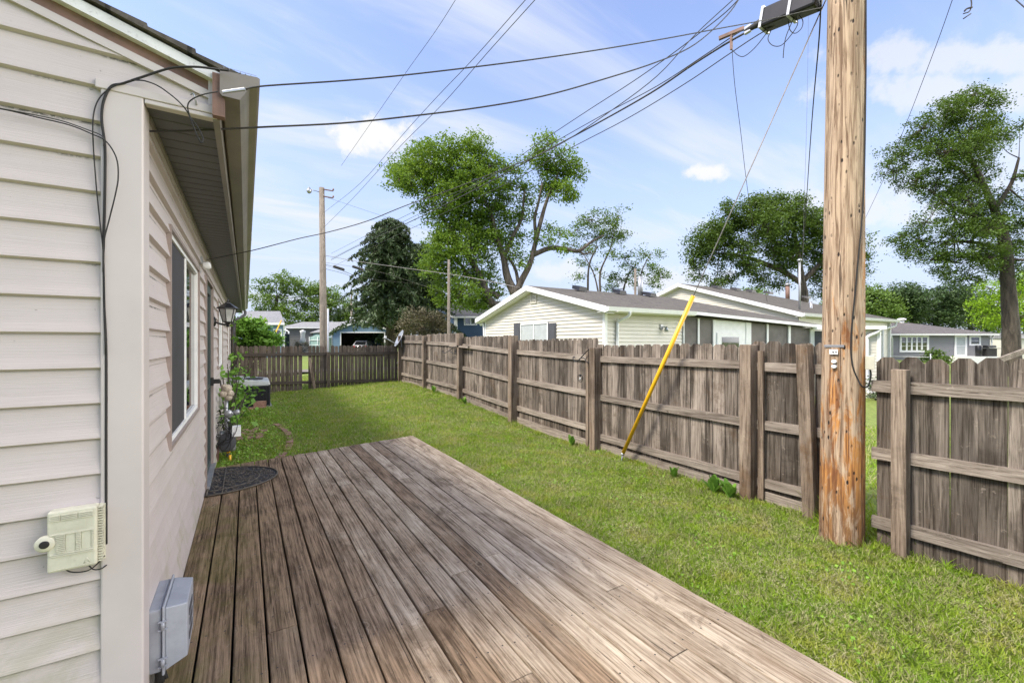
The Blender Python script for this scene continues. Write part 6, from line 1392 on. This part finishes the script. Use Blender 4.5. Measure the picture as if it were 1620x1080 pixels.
wire('thin cable from the wall knob rising past the far pole toward the near pole', [(327, 411), (400, 396), (470, 378), (520, 367), (580, 350), (640, 326), (700, 305), (760, 282), (870, 237), (960, 180), (1040, 120), (1100, 55), (1165, -5)], .0045, (WX+.04, onX(325, 412, WX+.05).y), np_)
wire('thickest strand of the cable bundle between the two poles', [(524, 411), (560, 392), (640, 355), (700, 326), (780, 285), (860, 241), (940, 198), (1030, 147), (1100, 100), (1165, 60), (1240, 22), (1310, -10)], .0115, fp, np_)
wire('second strand of the cable bundle just above the thickest one', [(524, 409), (600, 370), (700, 320), (800, 268), (870, 229), (950, 184), (1040, 136), (1120, 84), (1180, 45), (1260, 5)], .006, fp, np_)
wire('lowest strand of the bundle between the two poles', [(528, 421), (580, 395), (660, 357), (740, 320), (830, 276), (900, 236), (990, 189), (1080, 135), (1150, 88), (1200, 55), (1270, 15), (1320, -20)], .006, fp, np_)
wire('top strand of the bundle ending near the black splice case', [(524, 401), (600, 362), (690, 318), (770, 283), (850, 228), (930, 175), (1000, 130), (1060, 88), (1110, 50), (1150, 18), (1175, -8)], .006, fp, np_)
wire('dark power line descending across the top left of the sky', [(730, -15), (690, 48), (640, 118), (590, 190), (540, 262)], .008, (4.4, 4.0), (3.0, 30))
wire('left line of the pair of power lines descending to the far pole', [(860, -15), (770, 85), (700, 165), (630, 235), (560, 312), (512, 360)], .008, fp, np_)
wire('right line of the pair of power lines descending to the far pole', [(842, -12), (750, 92), (690, 155), (640, 210), (570, 290), (514, 335)], .008, fp, np_)
wire('thick distribution line sloping from the far pole to the cream house roof', [(514, 404), (570, 414), (640, 424), (720, 435), (780, 446), (822, 455)], .016, fp, (8.7, 13.0), 'wirel')
wire('thin line sagging right from the far pole in front of the spruce', [(514, 415), (600, 430), (680, 455), (760, 480)], .009, fp, (14, 30), 'wirel')
wire('thin line from the far pole over the maple trunk', [(516, 312), (600, 340), (700, 372), (780, 395), (825, 410)], .007, fp, (14, 34), 'wire')
wire('looped slack cable hanging right of the far pole', [(514, 425), (545, 433), (562, 441), (573, 449), (577, 453), (571, 445), (560, 436), (530, 423), (514, 418)], .012, fp, (8.7, 20), 'wire')
wire('thin line from the far pole to the shrubby tree', [(514, 420), (580, 440), (640, 447), (700, 452), (760, 447)], .007, fp, (16, 36), 'wirel')
for px, py, l in ((536, 424, 'left splice case on the lines beside the far pole'), (566, 424, 'right splice case on the lines beside the far pole')):
    a = onplane(px, py, fp, (8.7, 20)); b = MB(); b.tube([a-Vector((.28, 0, -.07)), a-Vector((.24, 0, -.06)), a+Vector((.24, 0, -.06)), a+Vector((.28, 0, -.07))], [.02, .07, .07, .02], 8); o = b.build('splice_case', M['wire']); tag(o, l, 'splice case')
wire('cable dropping from the bundle clamp to the farther cream roof', [(1157, 60), (1162, 130), (1172, 210), (1180, 280), (1190, 350), (1202, 420), (1214, 478)], .006, (3.95, 2.9), (21.5, 10.5))
wire('braided drop cable hanging left of the near pole to the roof mast', [(1299, -10), (1296, 60), (1287, 160), (1281, 240), (1275, 330), (1269, 415)], .007, (PX-.1, PY+.1), (ms.x, ms.y), 'black')
wire('thin straight drop wire left of the braided one', [(1279, 15), (1278, 100), (1276, 200), (1273, 300), (1270, 415), (1272, 480)], .0045, (4.0, 2.1), (ms.x+.2, ms.y-.5))
wire('single wire slanting down to the right behind the near pole', [(1512, -15), (1480, 75), (1430, 205), (1395, 290), (1362, 360), (1335, 420)], .0055, (3.9, -.3), (24, 9.5))
wire('wire crossing the top right corner', [(1598, -8), (1625, 16)], .006, (6, 0), (6, -2))
# black splice closure near the pole, hanging on the bundle
c0_, c1_ = onplane(1207, 34, fp, np_), onplane(1278, 4, fp, np_)
cs = thing('splice_closure', 'large black splice closure strapped under the cable bundle by the near pole', 'cable closure', tuple(c0_))
b = MB(); dv_ = (c1_-c0_); b.beam(c0_, c0_+dv_*1.25, .15, .165); b.build('case', M['iron'], cs, bevel=.02)
b = MB(); q = onplane(1178, 50, fp, np_); b.tube([q, c0_+(q-c0_)*.35, c0_+dv_*.02], [.016, .030, .042], 10); b.build('cable_boot', M['wire'], cs)
b = MB()
for f_ in (.06, .7): p = c0_+dv_*f_; b.beam(p-dv_.normalized()*.012, p+dv_.normalized()*.012, .165, .18)
b.build('strap', M['galv'], cs)
for lab, pts in (('large slack loop hanging below the splice closure', [(1220, 48), (1215, 62), (1222, 72), (1236, 72), (1252, 55), (1262, 38), (1258, 25)]),
                 ('small round loop below the right half of the closure', [(1247, 34), (1250, 48), (1258, 53), (1268, 45), (1270, 33), (1263, 24), (1255, 25)]),
                 ('loose cable end dangling below the closure', [(1257, 27), (1250, 42), (1243, 60), (1240, 78), (1239, 92)]),
                 ('slack cable bowing from the clamp to the closure', [(1159, 80), (1168, 88), (1178, 89), (1195, 75), (1215, 50)])):
    wire(lab, pts, .0042, fp, np_, 'black', 'cable_loop')
q = onplane(1157, 66, fp, np_); b = MB(); b.beam(q+Vector((0, 0, .09)), q-Vector((0, 0, .08)), .02, .02, up=(1, 0, 0)); b.beam(q+Vector((-.05, .1, .07)), q+Vector((.05, -.1, .09)), .03, .03); o = b.build('span_clamp', M['rust']); tag(o, 'rusty clamp on the bundle where the roof drop begins', 'clamp')
q = onplane(1183, 47, fp, np_); b = MB(); b.beam(q-Vector((0, .03, 0)), q+Vector((0, .03, 0)), .03, .07); o = b.build('span_clamp', M['galv'], bevel=.004); tag(o, 'square grey clamp just left of the splice closure', 'clamp')
q = atd(1534, 15, 3.0); b = MB(); b.tube(spline([atd(1533, -15, 3), atd(1537, 5, 3), atd(1534, 18, 3), atd(1524, 22, 3)], 4), .004, 6); b.tube(spline([atd(1538, 12, 3), atd(1530, 14, 3), atd(1526, 18, 3)], 3), .006, 5); b.tube([atd(1536, 22, 3), atd(1524, 30, 3)], .004, 5); o = b.build('wire_end', M['wire']); tag(o, 'twisted loose wire end dangling at the top right of the sky', 'wire')
